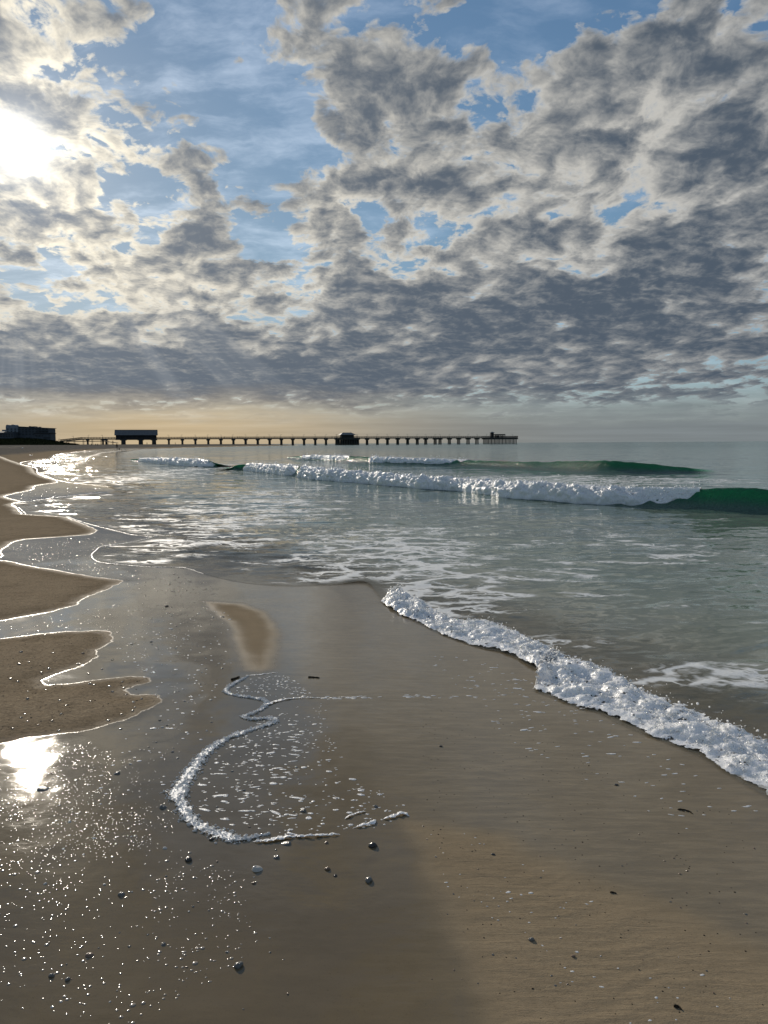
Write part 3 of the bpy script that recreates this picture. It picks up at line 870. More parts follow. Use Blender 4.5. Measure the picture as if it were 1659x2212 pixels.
# edges of the water sheets
def edge_line(i0, i1, widths, h, n, seed, gaps=0.0):
    ribbon("swash_edge_foam", None, widths, h, n, 8, seed, world=smooth_line(pts(*SWASH[i0:i1]), 8), nscale=14, jagged=0.3, gaps=gaps)
edge_line(2, 9, [0.10, 0.14, 0.10, 0.08], 0.015, 240, 301, 0.5)
edge_line(9, 15, [0.04, 0.06, 0.06, 0.04], 0.010, 220, 303, 0.5)
edge_line(15, 22, [0.03, 0.04, 0.04, 0.03], 0.008, 300, 305, 0.5)
edge_line(21, 31, [0.02, 0.035, 0.045, 0.035, 0.02], 0.008, 420, 307, 0.4)
ribbon("swash_edge_foam", [(314, 1160), (360, 1158), (420, 1155), (470, 1153)], [0.08, 0.08, 0.05, 0.02], 0.016, 240, 8, 311, nscale=14, gaps=0.4)

# flecks of foam in the pool behind the line
def flecks(n, poly, rmin, rmax, seed, mat="thin_foam", keep=None, sq=0.22, sxr=(1.0, 2.2)):
    r = np.random.default_rng(seed); W = pts(*poly); lo, hi = W.min(0), W.max(0)
    c = r.uniform(lo, hi, (n*6, 2)); c = c[inside(c[:, 0], c[:, 1], W)]
    dens = fbm(c[:, 0]*4, c[:, 1]*4, octaves=3, seed=seed)
    c = c[dens + r.uniform(-0.5, 0.5, len(c)) > -0.12][:n]
    rad = rmin*(rmax/rmin)**r.beta(0.9, 3.0, len(c))
    TV, TF = ICO2
    st = r.uniform(*sxr, len(c)); rot = r.normal(0.05, 0.25, len(c))
    lump = 1 + 0.28*np.stack([gnoise(TV[:, 0]*1.6 + i*3.1, TV[:, 1]*1.6 + i*1.7, seed=seed) for i in range(len(c))])
    L = TV[None]*lump[..., None]*np.stack([rad*st, rad, rad*sq], 1)[:, None, :]
    L[..., 2] = np.maximum(L[..., 2], -0.003)
    ca, sa = np.cos(rot)[:, None], np.sin(rot)[:, None]
    z = sand_at(c[:, 0], c[:, 1])
    Vv = np.stack([L[..., 0]*ca - L[..., 1]*sa + c[:, :1], L[..., 0]*sa + L[..., 1]*ca + c[:, 1:], L[..., 2] + z[:, None]], -1)
    F = (TF[None] + (np.arange(len(c))*len(TV))[:, None, None]).reshape(-1, 3)
    return tag(grid_mesh("foam_flecks", Vv.reshape(-1, 3), F, M[mat]), kind="stuff")
POOL = [(600, 1530), (700, 1520), (720, 1600), (760, 1680), (870, 1730), (900, 1765), (820, 1785), (720, 1800), (560, 1800), (450, 1770), (420, 1720), (440, 1660), (500, 1600)]
flecks(45, [(690, 1506), (780, 1504), (900, 1501), (1000, 1504), (1000, 1509), (900, 1507), (780, 1511), (700, 1512)], 0.004, 0.012, 40, sxr=(1.5, 4.5))
flecks(420, POOL, 0.0025, 0.017, 41, sq=0.14)
flecks(90, [(560, 1560), (650, 1550), (640, 1800), (440, 1770), (430, 1700)], 0.003, 0.011, 42, sxr=(2.0, 5.5), sq=0.14)
flecks(120, [(540, 1465), (620, 1460), (680, 1505), (600, 1510), (580, 1505), (500, 1495)], 0.003, 0.010, 43)
flecks(160, [(250, 1380), (500, 1310), (500, 1470), (470, 1560), (350, 1700), (200, 1720), (250, 1600), (350, 1520), (260, 1440)], 0.003, 0.012, 44, sq=0.35)
flecks(70, [(900, 1760), (1200, 1850), (1659, 2212), (1300, 2212), (950, 1900)], 0.002, 0.007, 46)
flecks(160, [(900, 1400), (1100, 1440), (1500, 1660), (1640, 1750), (1500, 1800), (1100, 1600)], 0.003, 0.012, 47, sxr=(1.5, 4.0))

# ------------------------------------------------------------------ plain materials for the far things
def simple(name, c0, c1, scale, rough=0.8, spec=0.25, bump_d=0.0, sc=(1, 1, 1)):
    new_mat(name)
    tcn = X.node('ShaderNodeTexCoord')
    p = X(tcn.outputs['Object'])
    mp = X.node('ShaderNodeMapping'); X.put(mp.inputs['Vector'], p); mp.inputs['Scale'].default_value = sc
    nz = noise(X(mp.outputs[0]), scale, 5.0, 0.6)
    c = mixc(smooth(nz, 0.3, 0.7), c0, c1)
    finish(principled(c, rough, bump(nz, bump_d, 0.6) if bump_d else None, spec=spec))
    return M[name]
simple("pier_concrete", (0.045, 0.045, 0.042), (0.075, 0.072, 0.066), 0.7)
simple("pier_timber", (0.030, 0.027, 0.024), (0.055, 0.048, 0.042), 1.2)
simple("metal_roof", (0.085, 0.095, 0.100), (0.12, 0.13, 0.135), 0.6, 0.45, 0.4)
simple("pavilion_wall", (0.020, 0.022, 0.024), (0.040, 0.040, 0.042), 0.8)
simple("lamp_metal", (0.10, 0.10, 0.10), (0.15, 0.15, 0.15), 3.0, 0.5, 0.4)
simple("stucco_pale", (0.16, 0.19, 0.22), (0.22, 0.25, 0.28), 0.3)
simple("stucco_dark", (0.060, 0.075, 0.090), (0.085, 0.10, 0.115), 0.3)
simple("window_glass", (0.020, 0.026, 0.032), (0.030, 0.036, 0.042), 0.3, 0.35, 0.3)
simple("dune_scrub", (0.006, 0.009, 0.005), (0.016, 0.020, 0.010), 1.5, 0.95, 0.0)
simple("wrack", (0.018, 0.014, 0.010), (0.045, 0.034, 0.022), 9.0, 0.85, 0.2)
simple("cloth_dark", (0.015, 0.016, 0.020), (0.030, 0.030, 0.034), 8.0, 0.9, 0.1)
simple("skin_tone", (0.16, 0.09, 0.06), (0.20, 0.12, 0.08), 8.0, 0.6, 0.3)
simple("white_plastic", (0.75, 0.75, 0.73), (0.82, 0.82, 0.80), 6.0, 0.4, 0.5)

def boxes_mesh(boxes):
    """list of (centre, size) -> joined box verts/faces"""
    V, F = [], []
    for (c, s) in boxes:
        b = len(V); hx, hy, hz = s[0]/2, s[1]/2, s[2]/2
        for dz in (-hz, hz):
            for dx, dy in ((-hx, -hy), (hx, -hy), (hx, hy), (-hx, hy)):
                V.append((c[0]+dx, c[1]+dy, c[2]+dz))
        F += [(b+3, b+2, b+1, b), (b+4, b+5, b+6, b+7), (b, b+1, b+5, b+4), (b+1, b+2, b+6, b+5), (b+2, b+3, b+7, b+6), (b+3, b, b+4, b+7)]
    return V, F
def part(name, geo, mat, parent=None, bevel=0.0, loc=None):
    me = geo if isinstance(geo, bpy.types.Mesh) else None
    if me is None:
        me = bpy.data.meshes.new(name); me.from_pydata(geo[0], [], geo[1]); me.materials.append(M[mat]); me.update()
        if bevel:
            bm = bmesh.new(); bm.from_mesh(me)
            bmesh.ops.bevel(bm, geom=bm.edges[:], offset=bevel, segments=1, affect='EDGES', clamp_overlap=True)
            bm.to_mesh(me); bm.free()
    o = bpy.data.objects.new(name, me); COL.objects.link(o)
    if parent: o.parent = parent
    if loc is not None: o.location = loc
    return o
def box(name, c, s, mat, parent=None, bevel=0.0):
    return part(name, boxes_mesh([(c, s)]), mat, parent, bevel)
def tapered(bot, top, r0, r1, n=8):
    """pile or post between two points"""
    V, F = [], []
    for p, r in ((bot, r0), (top, r1)):
        for i in range(n):
            a = 2*math.pi*i/n; V.append((p[0]+r*math.cos(a), p[1]+r*math.sin(a), p[2]))
    for i in range(n): F.append((i, (i+1) % n, n+(i+1) % n, n+i))
    F.append(tuple(range(n-1, -1, -1))); F.append(tuple(range(n, 2*n)))
    return V, F
def gable(x0, x1, y0, y1, ze, zr, inset=0.0, th=0.25):
    """roof running along x; inset > 0 makes it hipped"""
    ym = (y0+y1)/2
    V = [(x0, y0, ze), (x1, y0, ze), (x1, y1, ze), (x0, y1, ze), (x0+inset, ym, zr), (x1-inset, ym, zr),
         (x0, y0, ze-th), (x1, y0, ze-th), (x1, y1, ze-th), (x0, y1, ze-th)]
    F = [(0, 1, 5, 4), (2, 3, 4, 5), (1, 2, 5), (3, 0, 4), (6, 7, 1, 0), (7, 8, 2, 1), (8, 9, 3, 2), (9, 6, 0, 3), (9, 8, 7, 6)]
    return V, F

# ------------------------------------------------------------------ fishing pier
def px_line(p):                  # photo pixel column (of 3024) -> tangent of the bearing
    return (p-1512.0)/3024.0
A0 = Vector((px_line(700)*700, 700.0)); A1 = Vector((px_line(2033)*792, 792.0))
ax = (A1-A0).normalized(); PIER_ANG = math.atan2(ax.y, ax.x)
def along(p):                    # distance along the pier axis for a photo column
    k = px_line(p)
    return (k*A0.y - A0.x)/(ax.x - k*ax.y)
pier = empty("fishing_pier", (A0.x, A0.y, 0.0), PIER_ANG)
tag(pier, "long dark fishing pier on concrete piles reaching out to sea along the horizon", "pier")
DECK, HALF = 6.9, 3.9
tA, tB, tE = along(243), along(455), along(2030)
# deck: level out at sea, ramping down to the beach at the landward end
sl0 = along(330)
deckV = []; deckF = []
st = [(tA, 4.9), (sl0, DECK), (tE, DECK)]
for t, z in st:
    deckV += [(t, -HALF, z-1.0), (t, HALF, z-1.0), (t, HALF, z), (t, -HALF, z)]
for i in range(len(st)-1):
    b = i*4
    for j in range(4): deckF.append((b+j, b+(j+1) % 4, b+4+(j+1) % 4, b+4+j))
deckF += [(0, 3, 2, 1), (8, 9, 10, 11)]
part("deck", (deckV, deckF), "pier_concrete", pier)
def deck_z(t): return float(np.interp(t, [s[0] for s in st], [s[1] for s in st]))
for sy_ in (-HALF+0.12, HALF-0.12):
    V, F = [], []
    for zoff, hgt in ((1.05, 0.20), (0.66, 0.16), (0.30, 0.16)):
        for i in range(len(st)-1):
            b = len(V)
            for t, z in (st[i], st[i+1]):
                V += [(t, sy_-0.09, z+zoff), (t, sy_+0.09, z+zoff), (t, sy_+0.09, z+zoff+hgt), (t, sy_-0.09, z+zoff+hgt)]
            for j in range(4): F.append((b+j, b+(j+1) % 4, b+4+(j+1) % 4, b+4+j))
            F += [(b+3, b+2, b+1, b), (b+4, b+5, b+6, b+7)]
    rail = part("railing", (V, F), "pier_timber", pier)
    t = tA + 1; bxs = []
    while t < tE:
        bxs.append(((t, sy_, deck_z(t)+0.55), (0.16, 0.20, 1.10))); t += 2.45
    po = part("railing_posts", boxes_mesh(bxs), "pier_timber", rail); tag(po, kind="stuff")
cap_me = None
def bent(t, wide=1.5, piles=(-3.0, 0.0, 3.0), base=-2.0, top=DECK-0.98, rad=0.42, splay=1.18, capd=1.15):
    z1 = top - capd
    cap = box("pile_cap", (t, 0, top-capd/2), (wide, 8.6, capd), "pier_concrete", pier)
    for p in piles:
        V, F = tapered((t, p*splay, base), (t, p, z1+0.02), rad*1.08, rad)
        part("pile", (V, F), "pier_concrete", cap)
bents_px = [723, 774, 824.5, 874, 923, 971, 1018.5, 1065, 1111, 1155.7, 1200, 1244, 1286, 1447, 1487.5, 1527, 1567, 1606, 1644, 1677, 1714, 1733,
            1769.7, 1806, 1843, 1877.6]
for p in bents_px: bent(along(p), wide=3.0 if p < 1100 else 2.4, rad=float(np.interp(p, [720, 1000, 1300], [0.85, 0.80, 0.50])))
for p in (352, 412, 424): bent(along(p), 2.2, top=deck_z(along(p))-0.98, base=-0.5, rad=0.5, capd=0.9)
for p in (492, 560, 612, 670):
    bent(along(p), 5.4 if p < 640 else 3.0, base=-0.5 if p < 640 else -2, rad=1.75 if p < 640 else 0.85, capd=0.8, splay=1.0)
# clustered piles under the mid-pier hut and the pier head
for p0, p1, nb in ((1327, 1336, 2), (1346, 1394, 6), (1402, 1411, 2)):
    for p in np.linspace(p0, p1, nb): bent(along(float(p)), 2.2, rad=0.5, capd=0.9)
for p in np.linspace(1908, 2027, 12): bent(along(float(p)), 3.0, rad=0.42, capd=1.1, piles=(-3.0, 0.0, 3.0), splay=1.06)
# wider head platform and the platform under the hut
for p0, p1, half in ((1322, 1413, 4.6), (1904, 2031, 4.7)):
    t0, t1 = along(p0), along(p1)
    box("platform", ((t0+t1)/2, 0, DECK-0.36), (t1-t0, half*2, 0.82), "pier_concrete", pier)
    for s_ in (-1, 1):
        box("railing", ((t0+t1)/2, s_*(half-0.15), DECK+1.05), (t1-t0, 0.16, 0.34), "pier_timber", pier)
t1 = along(2031); box("railing", (t1, 0, DECK+0.75), (0.2, 9.3, 1.0), "pier_timber", pier)

def place_on_pier(name, t, y=0.0, z=DECK):
    w = A0 + ax*t; n = Vector((-ax.y, ax.x))
    return empty(name, (w.x + n.x*y, w.y + n.y*y, z), PIER_ANG)
# roofed entrance hall over the beach
t0, t1 = along(459), along(627); hallc = place_on_pier("pier_pavilion", (t0+t1)/2); L = t1-t0
tag(hallc, "long barn-like pavilion with pale metal gable roof over the landward end of the pier", "pavilion")
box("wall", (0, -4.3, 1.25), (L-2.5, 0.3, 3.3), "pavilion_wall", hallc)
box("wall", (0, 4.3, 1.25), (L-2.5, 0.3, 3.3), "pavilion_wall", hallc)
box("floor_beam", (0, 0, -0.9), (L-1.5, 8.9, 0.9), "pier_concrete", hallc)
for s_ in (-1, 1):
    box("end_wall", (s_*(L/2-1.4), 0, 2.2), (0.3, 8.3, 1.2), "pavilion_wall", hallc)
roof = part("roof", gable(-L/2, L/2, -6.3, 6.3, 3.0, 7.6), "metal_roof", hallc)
box("ridge_cap", (0, 0, 7.63), (L*0.99, 0.5, 0.16), "metal_roof", roof)
for i in range(7):
    for s_ in (-1, 1):
        box("post", (-L/2+1.2+(L-2.4)*i/6, s_*5.0, 1.0), (0.35, 0.35, 3.6), "pier_timber", hallc)
# mid-pier hut with a hipped roof
t0, t1 = along(1342), along(1395); hut = place_on_pier("pier_hut", (t0+t1)/2); L = t1-t0
tag(hut, "small hut with hipped grey roof and vane midway along the pier", "hut")
box("wall", (0, 0, 1.35), (L-1.6, 8.2, 2.7), "pavilion_wall", hut)
box("window", (-(L-1.6)/2-0.04, -1.5, 1.6), (0.1, 2.2, 1.2), "window_glass", hut)
roof = part("roof", gable(-L/2-0.9, L/2+0.9, -5.4, 5.4, 2.85, 5.0, inset=3.3), "metal_roof", hut)
part("vane", tapered((L*0.28, 0, 4.9), (L*0.30, 0, 6.2), 0.10, 0.05, 6), "lamp_metal", roof)
# tower and open shelter on the pier head
t0, t1 = along(1931.5), along(1942); tower = place_on_pier("pier_tower", (t0+t1)/2); L = t1-t0
tag(tower, "square lookout tower with flared cap roof on the seaward end of the pier", "tower")
box("wall", (0, 0, 2.2), (L, 2.6, 4.6), "pavilion_wall", tower)
part("roof", gable(-L/2-0.7, L/2+0.7, -2.1, 2.1, 4.75, 5.6, inset=1.5, th=0.2), "metal_roof", tower)
t0, t1 = along(1944), along(1984); sh = place_on_pier("pier_shelter", (t0+t1)/2); L = t1-t0
tag(sh, "flat-roofed open shelter on posts beside the lookout tower at the pier head", "shelter")
box("roof", (0, 0, 2.55), (L, 6.4, 1.25), "pavilion_wall", sh)
for i in range(6):
    for s_ in (-1, 1): box("post", (-L/2+0.3+(L-0.6)*i/5, s_*2.8, 0.95), (0.40, 0.40, 2.0), "pier_timber", sh)
box("counter", (-L*0.18, 0, 0.7), (L*0.22, 5.0, 1.9), "pavilion_wall", sh)
box("bench", (L*0.3, 0, 0.45), (L*0.3, 0.6, 0.5), "pier_timber", sh)

# lamp posts along the rail
def lamp_proto(side):
    r = empty("pier_lamp")
    part("post", tapered((0, 0, 0), (0, 0, 3.1), 0.13, 0.10, 6), "lamp_metal", r)
    part("arm", boxes_mesh([((side*0.5, 0, 3.08), (1.1, 0.14, 0.12))]), "lamp_metal", r)
    part("lamp_head", boxes_mesh([((side*1.0, 0, 3.0), (0.55, 0.32, 0.20))]), "lamp_metal", r)
    return r
def copy_tree(o, parent=None):
    c = o.copy(); COL.objects.link(c); c.parent = parent
    for ch in o.children: copy_tree(ch, c)
    return c
lamps = [(240, 1), (295, -1), (356, 1), (410, -1), (671, -1), (719, 1), (776, -1), (821, 1), (877, -1), (919, 1), (974, -1), (1014, 1), (1068, -1), (1106, 1), (1159, -1),
         (1196, 1), (1247, -1), (1282, 1), (1323, 1), (1332.5, -1), (1403, 1), (1413, -1), (1453, -1), (1482, 1), (1532, -1), (1562, 1), (1611, -1), (1638, 1), (1683, -1),
         (1708, 1), (1739, -1), (1764, 1), (1813, -1), (1837, 1), (1885, -1), (1909, 1), (1922, 1), (2024, -1)]
protos = {1: lamp_proto(1), -1: lamp_proto(-1)}; fresh = {1: True, -1: True}
for i, (p, sd_) in enumerate(lamps):
    r = protos[sd_] if fresh[sd_] else copy_tree(protos[sd_]); fresh[sd_] = False
    t = along(p); w = A0 + ax*t; n = Vector((-ax.y, ax.x))
    yy = sd_*-3.6
    r.location = (w.x+n.x*yy, w.y+n.y*yy, deck_z(t) if t > tA else 3.6); r.rotation_euler = (0, 0, PIER_ANG)
    where = ("thin pier lamp post on the sloping approach left of the pavilion" if p < 455 else
             "thin pier lamp post between the long pavilion and the hut" if p < 1320 else
             "thin pier lamp post close beside the mid-pier hut" if p < 1420 else
             "thin pier lamp post between the hut and the lookout tower" if p < 1925 else
             "last thin lamp post at the seaward tip of the pier")
    seg = [q for q, _ in lamps if (q < 455) == (p < 455) and (q < 1320) == (p < 1320) and (q < 1420) == (p < 1420) and (q < 1925) == (p < 1925)]
    nth = ("first", "second", "third", "fourth", "fifth", "sixth", "seventh", "eighth", "ninth", "tenth", "eleventh", "twelfth", "thirteenth", "fourteenth", "fifteenth", "sixteenth")[seg.index(p)]
    if len(seg) > 1: where = where.replace("thin pier lamp post", nth + " thin pier lamp post from the left")
    tag(r, where, "lamp post", "lamp posts along the pier")

# ------------------------------------------------------------------ dunes, beachfront buildings and boardwalk at the far left
def ground_far(p, d): return px_line(p)*d
n_u, n_v = 420, 30
u = np.linspace(-1500, 330, n_u)                   # photo columns, ridge follows the bearing
dd = 470.0
V, U = np.meshgrid(np.linspace(0, 1, n_v), u)
Dd = dd + V*130.0
dxx = px_line(U)*Dd
hump = np.sin(np.pi*np.clip(V*1.15, 0, 1))**0.7
taper = np.interp(U, [-1500, 60, 140, 210, 260, 300, 330], [1, 1, 0.95, 0.70, 0.42, 0.18, 0.0])
dz = base_z(dxx, Dd) - 0.3 + hump*taper*(4.6 + 1.2*fbm(dxx*0.045, Dd*0.045, octaves=3, seed=71)) + hump*taper*0.75*fbm(dxx*0.6, Dd*0.6, octaves=3, seed=72, billow=True)
dune = grid_mesh("dune", np.stack([dxx, Dd, dz], -1).reshape(-1, 3), quads(n_u, n_v), M["dune_scrub"])
tag(dune, kind="structure")
# sea oats along the crest
cr = np.random.default_rng(3); nb = 5200
uu = cr.uniform(-500, 320, nb); vv = cr.uniform(0.05, 0.75, nb)
iu = np.clip(((uu+1500)/1830*(n_u-1)).astype(int), 0, n_u-1); iv = (vv*(n_v-1)).astype(int)
bx_, by_, bz_ = dxx[iu, iv], Dd[iu, iv], dz[iu, iv]
hb = cr.uniform(0.25, 0.75, nb); lean = cr.normal(0, 0.25, nb); wb = cr.uniform(0.12, 0.35, nb)
Vv = np.stack([np.stack([bx_-wb, by_, bz_-0.1], 1), np.stack([bx_+wb, by_+0.2, bz_-0.1], 1), np.stack([bx_+lean, by_+0.1, bz_+hb], 1)], 1).reshape(-1, 3)
tag(grid_mesh("dune_grass", Vv, np.arange(nb*3).reshape(-1, 3), M["dune_scrub"], smooth_shade=False), kind="stuff")

BD = 760.0
def bp(p, d=BD): return px_line(p)*d
def zpix(y, d=BD): return CAM_H + (1750.5-y)/3024.0*d       # height of a photo row at that distance
def block(parent, name, p0, p1, ytop, depth, mat, d=BD, y0=1735, win=None):
    x0, x1 = bp(p0, d), bp(p1, d); zb, zt = zpix(y0, d), zpix(ytop, d)
    o = box(name, ((x0+x1)/2, d+depth/2, (zb+zt)/2), (x1-x0, depth, zt-zb), mat, parent)
    if win:
        nx, rows_, ww, wh = win
        for r_ in rows_:
            for i in range(nx):
                cx = x0 + (x1-x0)*(i+0.5)/nx
                wnd = box("window", (cx, d-0.02, zpix(r_, d)), (ww, 0.3, wh), "window_glass", o)
    return o
hotel = empty("beach_hotel", (0, 0, 0))
tag(hotel, "pale stepped hotel tower with curved parapets, tallest building at the far left", "building")
block(hotel, "wall", 33, 92, 1679, 14, "stucco_pale", BD+22, win=(4, (1688, 1696, 1704), 1.6, 1.1))
block(hotel, "wall", 18, 33, 1690, 14, "stucco_pale", BD+22)
for p0, p1, yt in ((33, 46, 1670.5), (52, 70, 1670)):
    x0, x1 = bp(p0, BD+22), bp(p1, BD+22); z0, z1 = zpix(1680, BD+22), zpix(yt, BD+22)
    V = []; n = 10
    for yy in (BD+22.3, BD+30):
        V += [(x0, yy, z0)] + [(x0+(x1-x0)*(0.5-0.5*math.cos(math.pi*i/n)), yy, z0+(z1-z0)*math.sin(math.pi*i/n)**0.5) for i in range(1, n)] + [(x1, yy, z0)]
    m_ = n+1
    F = [tuple(range(m_-1, -1, -1)), tuple(range(m_, 2*m_))] + [(i, (i+1) % m_, m_+(i+1) % m_, m_+i) for i in range(m_)]
    part("parapet", (V, F), "stucco_pale", hotel)
apt = empty("apartment_block", (0, 0, 0))
tag(apt, "dark flat-roofed apartment block with rooftop units beside the pale hotel tower", "building")
block(apt, "wall", 80, 200, 1684, 16, "stucco_dark", BD, win=(9, (1690, 1699, 1708), 2.1, 1.3))
x0, x1 = bp(74), bp(203)
V = [(x0, BD-1.5, zpix(1679)), (x1, BD-1.5, zpix(1686)), (x1, BD+17, zpix(1686)), (x0, BD+17, zpix(1679)),
     (x0, BD-1.5, zpix(1676.5)), (x1, BD-1.5, zpix(1684)), (x1, BD+17, zpix(1684)), (x0, BD+17, zpix(1676.5))]
F = [(3, 2, 1, 0), (4, 5, 6, 7), (0, 1, 5, 4), (1, 2, 6, 5), (2, 3, 7, 6), (3, 0, 4, 7)]
rf = part("roof", (V, F), "stucco_dark", apt)
box("wall_top", (bp(110), BD+8, zpix(1682)), (bp(140)-bp(80), 14, 1.4), "stucco_dark", apt)
for p, w_, yt in ((117, 1.1, 1676.5), (130, 4.0, 1677.5), (143, 1.0, 1678), (157, 1.6, 1679.5)):
    box("rooftop_unit", (bp(p), BD+6, zpix(yt+1.8)), (w_, 2.5, 1.1), "stucco_dark", rf)
for r_ in (1694.5, 1703.5):
    box("balcony", (bp(178), BD-0.9, zpix(r_)), (bp(200)-bp(156), 1.6, 0.30), "stucco_dark", apt)
wing = empty("beach_restaurant", (0, 0, 0))
tag(wing, "low dark two-storey building jutting seaward in front of the apartment block", "building")
block(wing, "wall", 146, 207, 1707, 10, "stucco_dark", BD-14, win=(5, (1715,), 2.0, 1.2))
box("roof", (bp(177, BD-14), BD-9, zpix(1705, BD-14)), (bp(210, BD-14)-bp(143, BD-14), 12.5, 0.7), "pavilion_wall", wing)
box("terrace", (bp(196, BD-14), BD-15.2, zpix(1716, BD-14)), (bp(212, BD-14)-bp(182, BD-14), 2.2, 2.0), "stucco_dark", wing)
low = empty("beach_cottage", (0, 0, 0))
tag(low, "low dark flat-roofed building in front of the hotel at the left edge", "building")
block(low, "wall", -90, 62, 1702, 10, "stucco_dark", BD-10, win=(14, (1709, 1716), 1.6, 1.3))
part("roof", gable(bp(-94, BD-10), bp(27, BD-10), BD-11, BD+2, zpix(1701.5, BD-10), zpix(1696, BD-10), inset=2.0), "stucco_dark", low)
box("roof", (bp(45, BD-10), BD-5, zpix(1700.5, BD-10)), (bp(64, BD-10)-bp(27, BD-10), 11.5, 0.6), "stucco_dark", low)

# lower boardwalk running down to the sand below the pier approach
walk = empty("boardwalk", (0, 0, 0))
tag(walk, "low timber boardwalk sloping down to the sand under the pier approach", "boardwalk")
WD = 560.0
V = []; F = []
ends = [(270, 1736.5), (415, 1735.5), (470, 1743)]
for p, y in ends:
    x, z = px_line(p)*WD, CAM_H + (1750.5-y)/3024*WD
    V += [(x, WD-1, z-0.45), (x, WD+1, z-0.45), (x, WD+1, z), (x, WD-1, z)]
for i in range(2):
    for j in range(4): F.append((i*4+j, i*4+(j+1) % 4, i*4+4+(j+1) % 4, i*4+4+j))
F += [(0, 3, 2, 1), (8, 9, 10, 11)]
part("deck", (V, F), "pier_timber", walk)
for p in (300, 335, 370, 405, 430, 450):
    x = px_line(p)*WD; zt = CAM_H + (1750.5-np.interp(p, [e[0] for e in ends], [e[1] for e in ends]))/3024*WD
    zg = float(base_z(np.array([x]), np.array([WD]))[0])
    for s_ in (-0.9, 0.9):
        part("post", boxes_mesh([((x, WD+s_, (zt+1.0+zg-0.3)/2), (0.22, 0.22, zt+1.0-zg+0.3))]), "pier_timber", walk)

# ------------------------------------------------------------------ people
def person(loc, h, pose, rz, label, carry=False, group=None):
    """one continuous body grown on a small skeleton"""
    k = h/1.75
    if pose == 'walk':
        J = {'pelvis': (0, 0, 0.95), 'chest': (0, 0.02, 1.28), 'neck': (0, 0.03, 1.49), 'head': (0, 0.06, 1.60), 'crown': (0, 0.05, 1.72),
             'lh': (-0.10, 0, 0.92), 'lk': (-0.11, 0.14, 0.52), 'la': (-0.11, 0.08, 0.09), 'lt': (-0.12, 0.24, 0.04),
             'rh': (0.10, 0, 0.92), 'rk': (0.11, -0.04, 0.50), 'ra': (0.11, -0.28, 0.12), 'rt': (0.12, -0.16, 0.04),
             'ls': (-0.19, 0.02, 1.42), 'le': (-0.26, -0.08, 1.15), 'lw': (-0.27, 0.04, 0.92), 'lf': (-0.27, 0.09, 0.82),
             'rs': (0.19, 0.02, 1.42), 're': (0.26, 0.04, 1.15), 'rw': (0.27, 0.20, 0.96), 'rf': (0.27, 0.26, 0.87)}
    elif pose == 'stand':
        J = {'pelvis': (0, 0, 0.95), 'chest': (0, 0.02, 1.28), 'neck': (0, 0.03, 1.49), 'head': (0, 0.05, 1.60), 'crown': (0, 0.04, 1.72),
             'lh': (-0.10, 0, 0.92), 'lk': (-0.11, 0.02, 0.50), 'la': (-0.12, 0, 0.09), 'lt': (-0.13, 0.15, 0.04),
             'rh': (0.10, 0, 0.92), 'rk': (0.11, 0.02, 0.50), 'ra': (0.12, 0, 0.09), 'rt': (0.13, 0.15, 0.04),
             'ls': (-0.19, 0.02, 1.42), 'le': (-0.25, 0.0, 1.14), 'lw': (-0.22, 0.16, 1.0), 'lf': (-0.20, 0.24, 0.98),
             'rs': (0.19, 0.02, 1.42), 're': (0.25, 0.0, 1.14), 'rw': (0.22, 0.16, 1.0), 'rf': (0.20, 0.24, 0.98)}
    else:
        J = {'pelvis': (0, 0, 0.16), 'chest': (0, 0.04, 0.48), 'neck': (0, 0.08, 0.70), 'head': (0, 0.12, 0.81), 'crown': (0, 0.11, 0.93),
             'lh': (-0.10, 0.02, 0.14), 'lk': (-0.14, 0.38, 0.42), 'la': (-0.13, 0.62, 0.08), 'lt': (-0.13, 0.77, 0.04),
             'rh': (0.10, 0.02, 0.14), 'rk': (0.14, 0.38, 0.42), 'ra': (0.13, 0.62, 0.08), 'rt': (0.13, 0.77, 0.04),
             'ls': (-0.19, 0.06, 0.62), 'le': (-0.25, 0.20, 0.42), 'lw': (-0.14, 0.40, 0.46), 'lf': (-0.10, 0.48, 0.45),
             'rs': (0.19, 0.06, 0.62), 're': (0.25, 0.20, 0.42), 'rw': (0.14, 0.40, 0.46), 'rf': (0.10, 0.48, 0.45)}
    rad = dict(pelvis=0.15, chest=0.16, neck=0.06, head=0.095, crown=0.06, lh=0.095, rh=0.095, lk=0.065, rk=0.065, la=0.042, ra=0.042, lt=0.035, rt=0.035,
               ls=0.06, rs=0.06, le=0.042, re=0.042, lw=0.030, rw=0.030, lf=0.028, rf=0.028)
    E = [('pelvis', 'chest'), ('chest', 'neck'), ('neck', 'head'), ('head', 'crown'), ('pelvis', 'lh'), ('lh', 'lk'), ('lk', 'la'), ('la', 'lt'),
         ('pelvis', 'rh'), ('rh', 'rk'), ('rk', 'ra'), ('ra', 'rt'), ('chest', 'ls'), ('ls', 'le'), ('le', 'lw'), ('lw', 'lf'), ('chest', 'rs'), ('rs', 're'), ('re', 'rw'), ('rw', 'rf')]
    names = list(J); me = bpy.data.meshes.new("person")
    me.from_pydata([tuple(c*k for c in J[n_]) for n_ in names], [(names.index(a), names.index(b)) for a, b in E], [])
    me.materials.append(M["cloth_dark"])
    o = bpy.data.objects.new("person", me); COL.objects.link(o)
    md = o.modifiers.new("skin", 'SKIN')
    for i, n_ in enumerate(names):
        sv = me.skin_vertices[0].data[i]; r_ = rad[n_]*k; sv.radius = (r_, r_); sv.use_root = (n_ == 'pelvis')
    sb = o.modifiers.new("sub", 'SUBSURF'); sb.levels = sb.render_levels = 2
    o.location = loc; o.rotation_euler = (0, 0, rz)
    tag(o, label, "person", group)
    return o
